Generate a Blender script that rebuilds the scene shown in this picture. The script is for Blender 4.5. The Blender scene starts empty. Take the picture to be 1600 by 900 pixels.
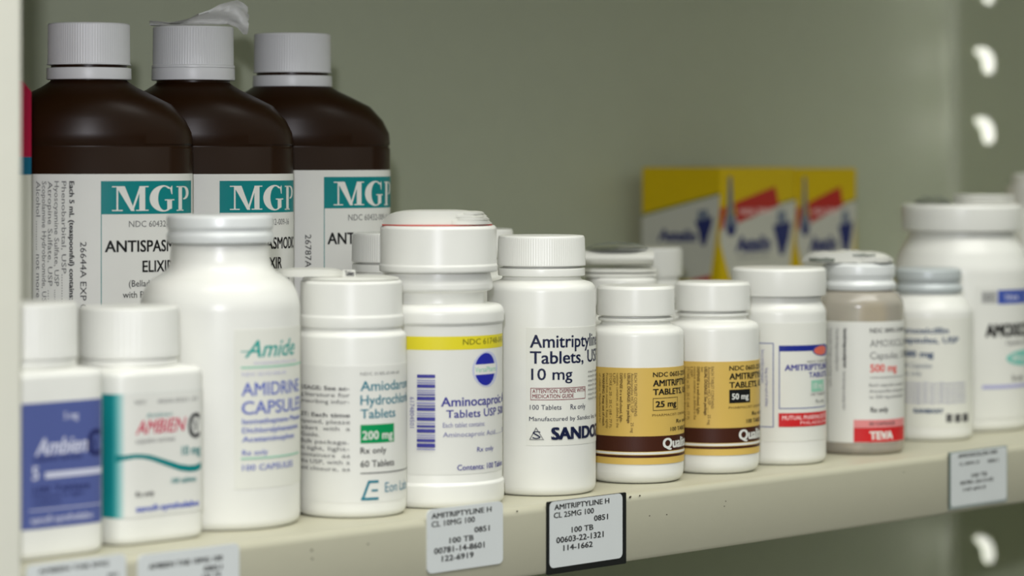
import bpy, bmesh, math, random
from mathutils import Vector, Matrix
random.seed(7)
MM = 0.001
SC = bpy.context.scene
COL = SC.collection
# ------------------------------------------------------------------ camera, world, lights, exposure
cam_d = bpy.data.cameras.new('camera'); cam = bpy.data.objects.new('camera', cam_d); COL.objects.link(cam)
cam.location = (-.783, -.7155, .126); cam.rotation_euler = (math.pi/2, 0, math.radians(-45.3))
cam_d.sensor_width = 36; cam_d.lens = 101.25; cam_d.shift_y = -.1331
cam_d.clip_start = .02; cam_d.clip_end = 20
cam_d.dof.use_dof = True; cam_d.dof.focus_distance = 1.072; cam_d.dof.aperture_fstop = 7.6
SC.camera = cam
world = bpy.data.worlds.new('room_light'); SC.world = world; world.use_nodes = True
bg = world.node_tree.nodes['Background']; bg.inputs[0].default_value = (.93, 1.0, .86, 1); bg.inputs[1].default_value = 1
# the room: pale ceiling and walls above, darker floor below
_n = world.node_tree.nodes; _l = world.node_tree.links
_tc = _n.new('ShaderNodeTexCoord'); _sx = _n.new('ShaderNodeSeparateXYZ'); _cr = _n.new('ShaderNodeValToRGB'); _mr = _n.new('ShaderNodeMapRange')
_l.new(_tc.outputs['Generated'], _sx.inputs[0]); _l.new(_sx.outputs['Z'], _mr.inputs[0]); _mr.inputs[1].default_value = -1; _mr.inputs[2].default_value = 1
_l.new(_mr.outputs[0], _cr.inputs[0]); _l.new(_cr.outputs[0], bg.inputs[0])
_cr.color_ramp.elements[0].position = .46; _cr.color_ramp.elements[0].color = (.06, .065, .055, 1)
_cr.color_ramp.elements[1].position = .80; _cr.color_ramp.elements[1].color = (.64, .67, .60, 1)
def area(name, loc, target, sx, sy, power, col):
    d = bpy.data.lights.new(name, 'AREA'); d.shape = 'RECTANGLE'; d.size = sx; d.size_y = sy; d.energy = power; d.color = col
    o = bpy.data.objects.new(name, d); COL.objects.link(o); o.location = loc
    o.rotation_euler = (Vector(target)-Vector(loc)).to_track_quat('-Z', 'Y').to_euler(); return o
area('ceiling_tube_light', (-.35, -.62, 1.45), (-.05, .0, 0), 1.8, .5, 18, (1, .985, .93))
fl = bpy.data.lights.new('camera_flash', 'POINT'); fl.energy = 13; fl.color = (.93, .93, 1); fl.shadow_soft_size = .012
flo = bpy.data.objects.new('camera_flash', fl); COL.objects.link(flo); flo.location = (-.80, -.70, .235)
SC.view_settings.view_transform = 'Standard'; SC.view_settings.look = 'None'; SC.view_settings.gamma = 1
SC.view_settings.use_curve_mapping = False; SC.view_settings.exposure = 0.15

# ------------------------------------------------------------------ materials
def lin(c): c /= 255; return c/12.92 if c <= .04045 else ((c+.055)/1.055)**2.4
MATS = {}
def mat(name, rgb, rough=.5, metal=0, trans=0, bump=0, bscale=400, spec=.5, emis=0, sheen=0, mottle=.03, alpha=1):
    m = bpy.data.materials.new(name); m.use_nodes = True; nt = m.node_tree; b = nt.nodes['Principled BSDF']
    c = [lin(v) for v in rgb]
    tc = nt.nodes.new('ShaderNodeTexCoord'); nz = nt.nodes.new('ShaderNodeTexNoise'); nz.inputs['Scale'].default_value = 90; nz.inputs['Detail'].default_value = 3
    nt.links.new(tc.outputs['Object'], nz.inputs['Vector'])
    mx = nt.nodes.new('ShaderNodeMix'); mx.data_type = 'RGBA'; nt.links.new(nz.outputs['Fac'], mx.inputs[0])
    mx.inputs[6].default_value = (*[v*(1-mottle) for v in c], 1); mx.inputs[7].default_value = (*[min(1, v*(1+mottle)) for v in c], 1)
    nt.links.new(mx.outputs[2], b.inputs['Base Color'])
    b.inputs['Roughness'].default_value = rough; b.inputs['Metallic'].default_value = metal
    b.inputs['Transmission Weight'].default_value = trans; b.inputs['Specular IOR Level'].default_value = spec
    b.inputs['Alpha'].default_value = alpha
    if bump:
        n2 = nt.nodes.new('ShaderNodeTexNoise'); n2.inputs['Scale'].default_value = bscale; n2.inputs['Detail'].default_value = 4
        nt.links.new(tc.outputs['Object'], n2.inputs['Vector'])
        bp = nt.nodes.new('ShaderNodeBump'); bp.inputs['Strength'].default_value = bump; bp.inputs['Distance'].default_value = .0004
        nt.links.new(n2.outputs['Fac'], bp.inputs['Height']); nt.links.new(bp.outputs['Normal'], b.inputs['Normal'])
    MATS[name] = m; return m
mat('white_plastic', (233, 233, 227), .32, bump=.05, bscale=150)
mat('cap_plastic', (226, 226, 228), .38)
mat('amber_plastic', (38, 20, 6), .34, spec=.18, bump=.04, bscale=120, mottle=.1)
mat('lid_metal', (226, 229, 228), .34, .05)
mat('lid_grey', (192, 199, 200), .38, .1)
mat('clear_plastic', (230, 223, 210), .22, trans=.62)
mat('cabinet_paint', (186, 183, 162), .45, bump=.12, bscale=260, mottle=.02)
mat('post_paint', (222, 221, 208), .45, bump=.12, bscale=260, mottle=.02)
mat('wall_paint', (187, 193, 170), .5, bump=.12, bscale=120, mottle=.03)
mat('capsule_shell', (252, 228, 196), .35)
mat('film', (226, 226, 222), .4, trans=.1, alpha=.7)
PR = dict(paper=(226,226,220), cream_paper=(228,228,219), clear_paper=(227,227,219), ochre=(214,180,94), teal=(0,128,130), gray=(112,112,112), darkgray=(62,62,64), black=(22,22,22),
 violet_blue=(84,96,154), lilac=(206,208,226), navy_print=(38,44,96), teal_paper=(0,130,136), teal_script=(30,160,150), palegreen=(150,205,180), palegreen2=(150,205,180), lavender=(172,172,214),
 lavblue=(108,120,192), tealblue=(24,120,140), steelblue=(90,140,160), green=(0,146,84), yellow_print=(226,212,46), olive_print=(120,116,30), lilac2=(196,200,222), royal=(36,44,160), royal2=(30,44,140),
 navyviolet=(62,62,148), violetgray=(122,122,168), violetgray2=(150,150,188), navyblack=(18,26,62), wine=(128,40,52), dark_brown=(66,30,16), brown_gray=(104,82,40), blueframe=(66,82,150), coral=(226,110,90),
 red=(204,36,40), pinkwhite=(244,206,204), pink=(226,140,140), salmon=(226,104,96), steelnavy=(52,76,112), blue_band=(66,88,170), graypaper=(176,176,174), mint=(120,196,184), crimson_print=(206,44,84), blue_print=(60,84,186),
 ink=(34,34,34), tag_white=(216,220,220), cartonwhite=(206,206,196), olive_line=(110,118,40), carton_red=(190,46,40), steelpale=(112,122,140), navyink=(40,48,110), grayblue=(120,130,150), carton_yellow=(222,190,0),
 leaf_paper=(214,214,206), leaf_red=(206,96,86), leaf_dark=(118,124,114), crimson_card=(172,6,58), teal_card=(0,96,128), tag_black=(28,29,28), dirt=(60,52,40), clear_edge=(128,140,134), dark_gap=(20,20,18))
a0, a1 = PR['teal_paper'], PR['paper']
for i in range(8):
    f = (i+.5)/8; PR['tealmix%d' % i] = tuple(a0[k]*(1-f)+a1[k]*f for k in range(3))
for k, v in PR.items(): mat(k, v, .45, spec=.28)
mat('tag_holder', (190, 200, 196), .2, trans=.3)

# ------------------------------------------------------------------ object helpers
def link(o, parent=None):
    COL.objects.link(o)
    if parent: o.parent = parent
    return o
def mesh_obj(name, verts, faces, mats, parent=None, fm=None, smooth=35, loc=None):
    me = bpy.data.meshes.new(name); me.from_pydata([tuple(c*MM for c in v) for v in verts], [], faces)
    for m in ([mats] if isinstance(mats, str) else mats): me.materials.append(MATS[m])
    if fm: me.polygons.foreach_set('material_index', fm)
    bm = bmesh.new(); bm.from_mesh(me); bmesh.ops.recalc_face_normals(bm, faces=bm.faces) if smooth is not False else None; bm.to_mesh(me); bm.free()
    if smooth:
        me.polygons.foreach_set('use_smooth', [True]*len(me.polygons)); me.set_sharp_from_angle(angle=math.radians(smooth))
    me.update(); o = bpy.data.objects.new(name, me)
    if loc: o.location = [c*MM for c in loc]
    return link(o, parent)
def thing(name, label, cat, loc, rot=0, group=None):
    o = bpy.data.objects.new(name, None); o.empty_display_size = .01; link(o)
    o.location = [c*MM for c in loc]; o.rotation_euler = (0, 0, rot); tag(o, label, cat, group); return o
def tag(o, label, cat, group=None):
    o['label'] = label; o['category'] = cat
    if group: o['group'] = group
    return o
def box(name, x0, x1, y0, y1, z0, z1, m, parent=None, bev=0):
    bm = bmesh.new(); bmesh.ops.create_cube(bm, size=1)
    for v in bm.verts: v.co = Vector(((x0+x1)/2+v.co.x*(x1-x0), (y0+y1)/2+v.co.y*(y1-y0), (z0+z1)/2+v.co.z*(z1-z0)))*MM
    if bev: bmesh.ops.bevel(bm, geom=bm.edges[:], offset=bev*MM, segments=2, affect='EDGES', profile=.5)
    me = bpy.data.meshes.new(name); bm.to_mesh(me); bm.free(); me.materials.append(MATS[m])
    return link(bpy.data.objects.new(name, me), parent)

# ------------------------------------------------------------------ lathe with rounded corners, ribs and a section that may be oval or square
def fillet(pts):
    out = []
    for i, p in enumerate(pts):
        r = p[2]
        if not r or i in (0, len(pts)-1): out.append(p); continue
        a, c = Vector(pts[i-1][:2]), Vector(pts[i+1][:2]); b = Vector(p[:2])
        u, v = a-b, c-b
        if u.length < 1e-6 or v.length < 1e-6: out.append(p); continue
        ang = u.angle(v); d = min(r/math.tan(ang/2), u.length*.49 if pts[i-1][2] else u.length*.95, v.length*.49 if pts[i+1][2] else v.length*.95)
        p0, p1 = b+u.normalized()*d, b+v.normalized()*d
        n = 3 if r < 1 else 7
        for k in range(n+1):
            t = k/n; q = p0*(1-t)**2*1+b*2*t*(1-t)+p1*t*t
            # pull the quadratic towards a circular arc
            out.append((q.x, q.y, 0, p[3]))
    return out
def lathe(name, pts, mname, parent, sec=('round', 1, 1), n=96, ribs=None):
    pts = fillet(pts); rib = any(p[3] == 'rib' for p in pts)
    if rib and ribs: n = ribs[0]*4
    verts, faces, rings = [], [], []
    kind, A, Bb = (sec+(1, 1))[:3] if len(sec) < 3 else sec
    for r, z, _, tg in pts:
        if r < .01: rings.append([len(verts)]); verts.append((0, 0, z)); continue
        k = tg if isinstance(tg, (int, float)) else 0; ring = []
        for j in range(n):
            t = 2*math.pi*j/n; rr = r
            if tg == 'rib' and ribs: rr = r-ribs[1]*(.5-.5*math.cos(t*ribs[0]))
            cx, cy = math.sin(t)*rr, -math.cos(t)*rr
            if k:
                if kind == 'square':
                    s = rr/A; N = 6; q = 1/((abs(math.sin(t))**N+abs(math.cos(t))**N)**(1/N)); sx, sy = math.sin(t)*q*A*s, -math.cos(t)*q*A*s
                else: sx, sy = math.sin(t)*rr, -math.cos(t)*rr*Bb/A
                cx, cy = cx*(1-k)+sx*k, cy*(1-k)+sy*k
            ring.append(len(verts)); verts.append((cx, cy, z))
        rings.append(ring)
    for a, b in zip(rings, rings[1:]):
        for j in range(n):
            j2 = (j+1) % n
            if len(a) == 1 and len(b) == 1: continue
            if len(a) == 1: faces.append((a[0], b[j2], b[j]))
            elif len(b) == 1: faces.append((a[j], a[j2], b[0]))
            else: faces.append((a[j], a[j2], b[j2], b[j]))
    return mesh_obj(name, verts, faces, mname, parent, smooth=38)

# ------------------------------------------------------------------ surfaces that carry print
SQ = {}
def surf(sec, u, h, e):
    if sec[0] == 'flat': return (u, -e, h)
    if sec[0] == 'round':
        a, b = sec[1], sec[2]; t = u/a; nx, ny = math.sin(t)/a, -math.cos(t)/b; l = math.hypot(nx, ny)
        return (a*math.sin(t)+nx/l*e, -b*math.cos(t)+ny/l*e, h)
    A = sec[1]
    if A not in SQ:
        N = 6; tb = []; s = 0; pv = None
        for i in range(0, 1801):
            t = math.pi*i/1800; q = A/((abs(math.sin(t))**N+abs(math.cos(t))**N)**(1/N)); p = (math.sin(t)*q, -math.cos(t)*q)
            if pv: s += math.hypot(p[0]-pv[0], p[1]-pv[1])
            tb.append((s, p)); pv = p
        SQ[A] = tb
    tb = SQ[A]; au = abs(u); lo, hi = 0, len(tb)-1
    while hi-lo > 1:
        md = (lo+hi)//2
        if tb[md][0] < au: lo = md
        else: hi = md
    (s0, p0), (s1, p1) = tb[lo], tb[hi]; f = min(1, (au-s0)/max(1e-9, s1-s0)); x = p0[0]+(p1[0]-p0[0])*f; y = p0[1]+(p1[1]-p0[1])*f
    dx, dy = p1[0]-p0[0], p1[1]-p0[1]; l = math.hypot(dx, dy) or 1; nx, ny = dy/l, -dx/l
    sg = 1 if u >= 0 else -1
    return ((x+nx*e)*sg, y+ny*e, h)
TXT = {}
def text2d(s, bold, spacing=1.0, res=2):
    key = (s, bold, spacing)
    if key in TXT: return TXT[key]
    cu = bpy.data.curves.new('lettering', 'FONT'); cu.body = s; cu.size = 1; cu.resolution_u = res; cu.space_character = spacing
    ob = bpy.data.objects.new('lettering', cu); me = bpy.data.meshes.new_from_object(ob)
    vs = [(v.co.x, v.co.y) for v in me.vertices]; fs = [tuple(p.vertices) for p in me.polygons]
    if bold:     # a heavier cut: the same outline doubled with a small shift
        k = len(vs); v0, f0 = vs, fs; vs, fs = [], []
        for q, (dx, dy) in enumerate(((-1, -.5), (1, .5), (-1, .5), (1, -.5))):
            vs += [(x+dx*bold, y+dy*bold) for x, y in v0]; fs += [tuple(i+q*k for i in f) for f in f0]
    bpy.data.objects.remove(ob); bpy.data.meshes.remove(me); bpy.data.curves.remove(cu)
    TXT[key] = (vs, fs); return TXT[key]
def copies(vs, fs, bold):     # the doubled outlines lie one over the other, never in one plane
    if not bold: return [(0, vs, fs)]
    k, m_ = len(vs)//4, len(fs)//4
    return [(q, vs[q*k:(q+1)*k], [tuple(i-q*k for i in f) for f in fs[q*m_:(q+1)*m_]]) for q in range(4)]
CAPH = max(v[1] for v in text2d('H', 0)[0])
def ell(cx, cy, rx, ry, a0, a1, n=14): return [(cx+rx*math.cos(math.radians(a0+(a1-a0)*i/n)), cy+ry*math.sin(math.radians(a0+(a1-a0)*i/n))) for i in range(n+1)]
def glyph(ch):   # heavy high-contrast serif capitals, cap height 1, width 1 (stretched to fit)
    if ch == 'M': return [[(0,0),(.28,0),(.28,.045),(0,.045)],[(.115,0),(.16,0),(.16,1),(.115,1)],[(0,.955),(.3,.955),(.3,1),(0,1)],[(.10,1),(.33,1),(.60,.0),(.50,.0)],
                          [(.50,0),(.56,0),(.80,1),(.74,1)],[(.73,0),(.9,0),(.9,1),(.73,1)],[(.64,0),(1,0),(1,.045),(.64,.045)],[(.74,.955),(1,.955),(1,1),(.74,1)]]
    if ch == 'G':
        q = []; o = ell(.5, .5, .5, .52, 48, 318, 22); i = ell(.55, .5, .25, .465, 55, 312, 22)
        for k in range(22): q.append([o[k], o[k+1], i[k+1], i[k]])
        return q+[[(.66,.03),(.87,.10),(.87,.45),(.66,.45)],[(.56,.42),(.98,.42),(.98,.465),(.56,.465)],[(.78,.9),(.86,1),(.88,1),(.88,.66),(.85,.66)]]
    q = [[(0,0),(.5,0),(.5,.045),(0,.045)],[(.13,0),(.38,0),(.38,1),(.13,1)],[(0,.955),(.5,.955),(.5,1),(0,1)]]
    o = ell(.5, .73, .5, .27, 90, -90, 14); i = ell(.46, .73, .25, .225, 90, -90, 14)
    for k in range(14): q.append([o[k], o[k+1], i[k+1], i[k]])
    return q
def prints(name, sec, items, parent, loc=None, rotz=0, e0=.14):
    V_, F_, M_, mats = [], [], [], []
    def add(vs, fs, col, e, step):
        if not vs: return
        if col not in mats: mats.append(col)
        mi = mats.index(col)
        if step and sec[0] != 'flat':
            bm = bmesh.new(); bv = [bm.verts.new((x, y, 0)) for x, y in vs]
            for f in fs:
                try: bm.faces.new([bv[i] for i in f])
                except ValueError: pass
            us = [v[0] for v in vs]; u = (math.floor(min(us)/step)+1)*step
            while u < max(us)-1e-4:
                bmesh.ops.bisect_plane(bm, geom=bm.verts[:]+bm.edges[:]+bm.faces[:], plane_co=(u, 0, 0), plane_no=(1, 0, 0), dist=1e-5); u += step
            bm.verts.index_update(); vs = [(v.co.x, v.co.y) for v in bm.verts]; fs = [tuple(v.index for v in f.verts) for f in bm.faces]; bm.free()
        b = len(V_); V_.extend(surf(sec, u, h, e) for u, h in vs); F_.extend(tuple(b+i for i in f) for f in fs); M_.extend([mi]*len(fs))
    def rect(u1, u2, h1, h2, col, e):
        n = 1 if sec[0] == 'flat' else max(1, int(abs(u2-u1)/1.0)); vs = []
        for i in range(n+1): u = u1+(u2-u1)*i/n; vs += [(u, h1), (u, h2)]
        add(vs, [(2*i, 2*i+2, 2*i+3, 2*i+1) for i in range(n)], col, e, 0)
    for i, it in enumerate(items):
        e = e0+.010*i; k = it[0]
        if k == 'R': rect(*it[1:5], it[5], e)
        elif k == 'F':
            _, u1, u2, h1, h2, col, lw, rad = it
            rect(u1, u2, h1, h1+lw, col, e); rect(u1, u2, h2-lw, h2, col, e); rect(u1, u1+lw, h1, h2, col, e); rect(u2-lw, u2, h1, h2, col, e)
        elif k == 'T':
            _, s, u1, h, cap, u2, col, bold, w_, shear, sp = it
            vs, fs = text2d(s, bold, sp, 3 if cap > 3 else 2); W = max(v[0] for v in vs); x0 = min(v[0] for v in vs); sy = cap/CAPH
            sx = (u2-u1)/(W-x0) if u2 is not None else sy*w_
            for q, v_, f_ in copies(vs, fs, bold): add([(u1+(x-x0)*sx+shear*y*sy, h+y*sy) for x, y in v_], f_, col, e+q*.0022, 1.2 if cap > 1.4 else 0)
        elif k == 'V':
            _, s, u, h1, cap, h2, col, bold = it
            vs, fs = text2d(s, bold); W = max(v[0] for v in vs); x0 = min(v[0] for v in vs); sy = cap/CAPH; sx = (h1-h2)/(W-x0)
            for q, v_, f_ in copies(vs, fs, bold): add([(u+y*sy, h1-(x-x0)*sx) for x, y in v_], f_, col, e+q*.0022, 0)
        elif k == 'E':
            _, cx, cy, rx, ry, col = it; vs = ell(cx, cy, rx, ry, 0, 345, 23); add(vs, [tuple(range(len(vs)))], col, e, 1.2)
        elif k == 'P': add(it[1], [tuple(range(len(it[1])))], it[2], e, 1.2)
        elif k == 'G':
            _, ch, u1, u2, h1, h2, col = it
            for q, p in enumerate(glyph(ch)): add([(u1+x*(u2-u1), h1+y*(h2-h1)) for x, y in p], [tuple(range(len(p)))], col, e+.002*(q % 4 if ch == 'M' else (q > 21)), 1.2)
    if not F_: return None
    o = mesh_obj(name, V_, F_, mats, parent, M_, smooth=False)
    if loc: o.location = [c*MM for c in loc]
    o.rotation_euler = (0, 0, rotz); return o
def label_shell(sec, L, parent):
    u1, u2, h1, h2, m = L; n = max(4, int(abs(u2-u1)/1.0)); V_, F_ = [], []
    for i in range(n+1):
        u = u1+(u2-u1)*i/n; V_ += [surf(sec, u, h1, 0), surf(sec, u, h1, .1), surf(sec, u, h2, .1), surf(sec, u, h2, 0)]
    for i in range(n):
        a, b = 4*i, 4*i+4; F_ += [(a, b, b+1, a+1), (a+1, b+1, b+2, a+2), (a+2, b+2, b+3, a+3)]
    F_ += [(0, 1, 2, 3), (4*n+3, 4*n+2, 4*n+1, 4*n)]
    return mesh_obj('label', V_, F_, m, parent, smooth=30)

BOTTLES = [{'name': 'syrup_bottle',
  'label': 'leftmost tall brown bottle with open white cap seal, printed side text fully in view',
  'group': 'tall brown syrup bottles on the left',
  'loc': (-142.72, 135.92),
  'rot': -0.6448,
  'sec': ('round', 37.7, 24),
  'body': [(0.0, 0, 0, None), (37.7, 0, 4, 1), (37.7, 127.17, 0, 1), (37.23, 127.64, 0, 1), (37.23, 128.34, 0, 1), (37.7, 128.81, 0, 1), (37.35, 133.02, 0, 1), (34.89, 137.94, 0, 0.9), (29.97, 143.33, 0, 0.7), (22.48, 147.07, 0, 0.4), (17.56, 149.42, 0, 0.15),
           (14.99, 151.06, 0, 0), (13.82, 151.99, 0, 0), (13.58, 167.45, 0, 0), (0.0, 167.45, 0, 0)],
  'cap': [('cap', [(0.0, 157.67, 0, None), (13.58, 157.62, 0, None), (15.34, 157.62, 0, None), (15.34, 157.85, 0.3, None), (14.99, 158.09, 0, 'rib'), (14.87, 172.14, 0, 'rib'), (14.76, 172.84, 1.2, None), (0.0, 172.84, 0, None)]),
          ('seal_ring', [(13.35, 152.23, 0, None), (15.46, 152.23, 0.4, None), (15.34, 156.57, 0.3, None), (13.35, 156.57, 0, None)])],
  'bm': 'amber_plastic',
  'cm': 'cap_plastic',
  'lab': (-35.12, 56.2, 49.32, 117.99, 'paper'),
  'prints': [('R', 4.22, 51.28, 103.57, 115.47, 'teal'), ('R', 4.22, 4.5, 38.34, 103.57, 'teal'), ('G', 'M', 8.2, 22.48, 104.71, 113.63, 'paper'), ('G', 'G', 22.95, 35.83, 104.51, 113.7, 'paper'), ('G', 'P', 37.0, 47.3, 104.5, 113.51, 'paper'),
             ('T', 'NDC 60432-009-16', 14.52, 98.95, 2.18, 40.98, 'gray', 0, 1.0, 0, 1.0), ('T', 'ANTISPASMODIC', 5.62, 90.06, 4.02, 49.64, 'black', 0.022, 1.0, 0, 1.0), ('T', 'ELIXIR', 19.9, 82.73, 4.02, 34.42, 'black', 0.02, 1.0, 0, 1.0),
             ('T', '(Belladonna Alkaloids', 14.52, 77.52, 2.3, 41.68, 'black', 0, 1.0, 0, 1.0), ('T', 'with Phenobarbital)', 12.18, 73.53, 2.3, 37.47, 'black', 0, 1.0, 0, 1.0), ('V', '26644A EXP 06/0', -3.04, 93.73, 2.15, 64.43, 'black', 0),
             ('V', 'Each 5 mL (teaspoonful) contains:', -6.91, 115.47, 1.67, 73.11, 'black', 0.03), ('V', 'Phenobarbital, USP.............', -9.73, 115.46, 1.67, 70.34, 'gray', 0),
             ('V', 'Hyoscyamine Sulfate, USP ..........', -12.37, 115.46, 1.67, 69.17, 'gray', 0), ('V', 'Atropine Sulfate, USP ............', -14.82, 115.45, 1.67, 65.7, 'gray', 0),
             ('V', 'Scopolamine Hydrobromide, USP....', -17.1, 115.45, 1.67, 67.95, 'gray', 0), ('V', 'Alcohol ............ not more than', -19.45, 115.44, 1.67, 65.62, 'gray', 0)],
  'extra': [],
  'ribs': (96, 0.13)},
 {'name': 'syrup_bottle',
  'label': 'middle tall brown bottle with a torn plastic shred on its white cap',
  'group': 'tall brown syrup bottles on the left',
  'loc': (-86.75, 144.76),
  'rot': -0.6804,
  'sec': ('round', 38.08, 24),
  'body': [(0.0, 0, 0, None), (38.08, 0, 4, 1), (38.08, 127.18, 0, 1), (37.6, 127.66, 0, 1), (37.6, 128.37, 0, 1), (38.08, 128.84, 0, 1), (37.72, 133.1, 0, 1), (35.24, 138.06, 0, 0.9), (30.27, 143.5, 0, 0.7), (22.7, 147.29, 0, 0.4), (17.74, 149.65, 0, 0.15),
           (15.14, 151.31, 0, 0), (13.95, 152.25, 0, 0), (13.72, 167.86, 0, 0), (0.0, 167.86, 0, 0)],
  'cap': [('cap', [(0.0, 158.58, 0, None), (13.93, 157.9, 0, None), (15.77, 157.9, 0, None), (15.77, 158.78, 0.3, None), (15.4, 159.02, 0, 'rib'), (15.28, 172.93, 0, 'rib'), (15.16, 173.67, 1.2, None), (0.0, 173.67, 0, None)]),
          ('seal_ring', [(13.69, 153.13, 0, None), (15.89, 153.13, 0.4, None), (15.77, 157.8, 0.3, None), (13.69, 158.04, 0, None)])],
  'bm': 'amber_plastic',
  'cm': 'cap_plastic',
  'lab': (-29.85, 62.38, 45.9, 117.63, 'paper'),
  'prints': [('R', 9.88, 57.42, 103.04, 115.08, 'teal'), ('R', 9.88, 10.16, 37.06, 103.04, 'teal'), ('G', 'M', 13.9, 28.33, 104.18, 113.22, 'paper'), ('G', 'G', 28.8, 41.81, 103.96, 113.27, 'paper'), ('G', 'P', 42.99, 53.4, 103.94, 113.07, 'paper'),
             ('T', 'NDC 60432-009-16', 20.29, 98.34, 2.28, 47.01, 'gray', 0, 1.0, 0, 1.0), ('T', 'ANTISPASMODIC', 11.3, 89.37, 4.2, 55.76, 'black', 0.022, 1.0, 0, 1.0), ('T', 'ELIXIR', 25.73, 81.9, 4.2, 40.39, 'black', 0.02, 1.0, 0, 1.0),
             ('T', '(Belladonna Alkaloids', 20.29, 76.65, 2.4, 47.72, 'black', 0, 1.0, 0, 1.0), ('T', 'with Phenobarbital)', 17.92, 72.62, 2.4, 43.46, 'black', 0, 1.0, 0, 1.0), ('V', '26644A EXP 06/0', 2.55, 93.11, 2.24, 64.89, 'black', 0)],
  'extra': [],
  'ribs': (96, 0.13)},
 {'name': 'syrup_bottle',
  'label': 'rightmost tall brown bottle, its side marked 26787A EXP, beside empty back wall',
  'group': 'tall brown syrup bottles on the left',
  'loc': (-29.87, 152.68),
  'rot': -0.7146,
  'sec': ('round', 38.83, 24),
  'body': [(0.0, 0, 0, None), (38.83, 0, 4, 1), (38.83, 127.21, 0, 1), (38.35, 127.69, 0, 1), (38.35, 128.41, 0, 1), (38.83, 128.89, 0, 1), (38.47, 133.24, 0, 1), (35.94, 138.3, 0, 0.9), (30.87, 143.85, 0, 0.7), (23.15, 147.71, 0, 0.4),
           (18.09, 150.12, 0, 0.15), (15.44, 151.81, 0, 0), (14.23, 152.77, 0, 0), (13.99, 168.69, 0, 0), (0.0, 168.69, 0, 0)],
  'cap': [('cap', [(0.0, 157.34, 0, None), (13.75, 157.29, 0, None), (15.66, 157.29, 0, None), (15.66, 157.54, 0.3, None), (15.28, 157.8, 0, 'rib'), (15.15, 172.09, 0, 'rib'), (15.03, 172.86, 1.2, None), (0.0, 172.86, 0, None)]),
          ('seal_ring', [(13.5, 151.72, 0, None), (15.79, 151.72, 0.4, None), (15.66, 156.14, 0.3, None), (13.5, 156.14, 0, None)])],
  'bm': 'amber_plastic',
  'cm': 'cap_plastic',
  'lab': (-28.09, 65.97, 43.97, 118.77, 'paper'),
  'prints': [('R', 12.43, 60.9, 103.87, 116.16, 'teal'), ('R', 12.43, 12.72, 36.5, 103.87, 'teal'), ('G', 'M', 16.53, 31.24, 105.03, 114.26, 'paper'), ('G', 'G', 31.72, 44.99, 104.81, 114.32, 'paper'), ('G', 'P', 46.19, 56.8, 104.79, 114.13, 'paper'),
             ('T', 'NDC 60432-009-16', 23.04, 99.07, 2.38, 50.29, 'gray', 0, 1.0, 0, 1.0), ('T', 'ANTISPASMODIC', 13.87, 89.91, 4.38, 59.22, 'black', 0.022, 1.0, 0, 1.0), ('T', 'ELIXIR', 28.59, 82.28, 4.38, 43.54, 'black', 0.02, 1.0, 0, 1.0),
             ('T', '(Belladonna Alkaloids', 23.04, 76.91, 2.5, 51.02, 'black', 0, 1.0, 0, 1.0), ('T', 'with Phenobarbital)', 20.63, 72.8, 2.5, 46.67, 'black', 0, 1.0, 0, 1.0), ('V', '26787A EXP 06/0', 4.95, 93.73, 2.34, 64.31, 'black', 0)],
  'extra': [],
  'ribs': (96, 0.13)},
 {'name': 'pill_bottle',
  'label': 'leftmost white square bottle with violet blue label, partly behind the cabinet post',
  'group': 'square white bottles at the left end',
  'loc': (-246.05, 31.36),
  'rot': 0,
  'sec': ('square', 19, 19),
  'body': [(0.0, 0, 0, None), (19.0, 0, 3, 1), (19.0, 57.47, 6, 1), (15.36, 58.48, 2, 0.2), (14.53, 59.08, 0, 0), (14.53, 64.93, 0, 0), (0.0, 64.93, 0, 0)],
  'cap': [('cap', [(0.0, 59.69, 0, None), (14.95, 59.69, 0, None), (14.95, 60.9, 0, None), (16.4, 61.3, 0.4, None), (16.4, 62.91, 0, 'rib'), (16.19, 77.63, 0, 'rib'), (15.78, 78.63, 0.8, None), (0.0, 78.63, 0, None)]),
          ('seal_ring', [(12.46, 58.88, 0, None), (15.99, 58.88, 0.5, None), (15.99, 60.7, 0.5, None), (12.46, 60.7, 0, None)])],
  'bm': 'white_plastic',
  'cm': 'white_plastic',
  'lab': None,
  'prints': [('R', -16.04, 16.39, 9.74, 48.56, 'violet_blue'), ('T', '5 mg', 0.82, 42.94, 2.18, 6.21, 'lilac', 0.02, 1.0, 0, 1.0), ('T', 'Ambien', -10.07, 32.43, 4.96, 9.42, 'lilac', 0.03, 1, 0.25, 1.0),
             ('T', 'zolpidem tartrate', -10.79, 30.51, 1.59, 7.69, 'navy_print', 0.02, 1.0, 0, 1.0), ('T', 'C', 9.67, 30.95, 7.94, 15.64, 'navy_print', 0.04, 1.0, 0, 1.0), ('T', 'IV', 10.91, 32.66, 3.57, 14.14, 'navy_print', 0.02, 1.0, 0, 1.0),
             ('T', '5', -11.27, 25.04, 3.97, -8.87, 'lilac', 0.04, 1.0, 0, 1.0), ('R', -6.46, 16.14, 25.04, 27.02, 'lilac'), ('R', -12.23, 16.14, 15.38, 15.68, 'lilac'), ('T', '100 Tablets', -10.79, 21.06, 1.59, 10.66, 'navy_print', 0.02, 1.0, 0, 1.0),
             ('T', 'Dispense in tight', -10.79, 19.09, 1.39, 8.19, 'navy_print', 0, 1.0, 0, 1.0), ('T', 'containers', -10.79, 17.12, 1.39, -0.4, 'navy_print', 0, 1.0, 0, 1.0), ('T', 'sanofi-synthelabo', -11.75, 11.5, 2.18, 11.9, 'lilac', 0.01, 1.0, 0, 1.0)],
  'extra': [],
  'ribs': (60, 0.3)},
 {'name': 'pill_bottle',
  'label': 'white square bottle with a teal stripe and teal wave across its white label',
  'group': 'square white bottles at the left end',
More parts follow.
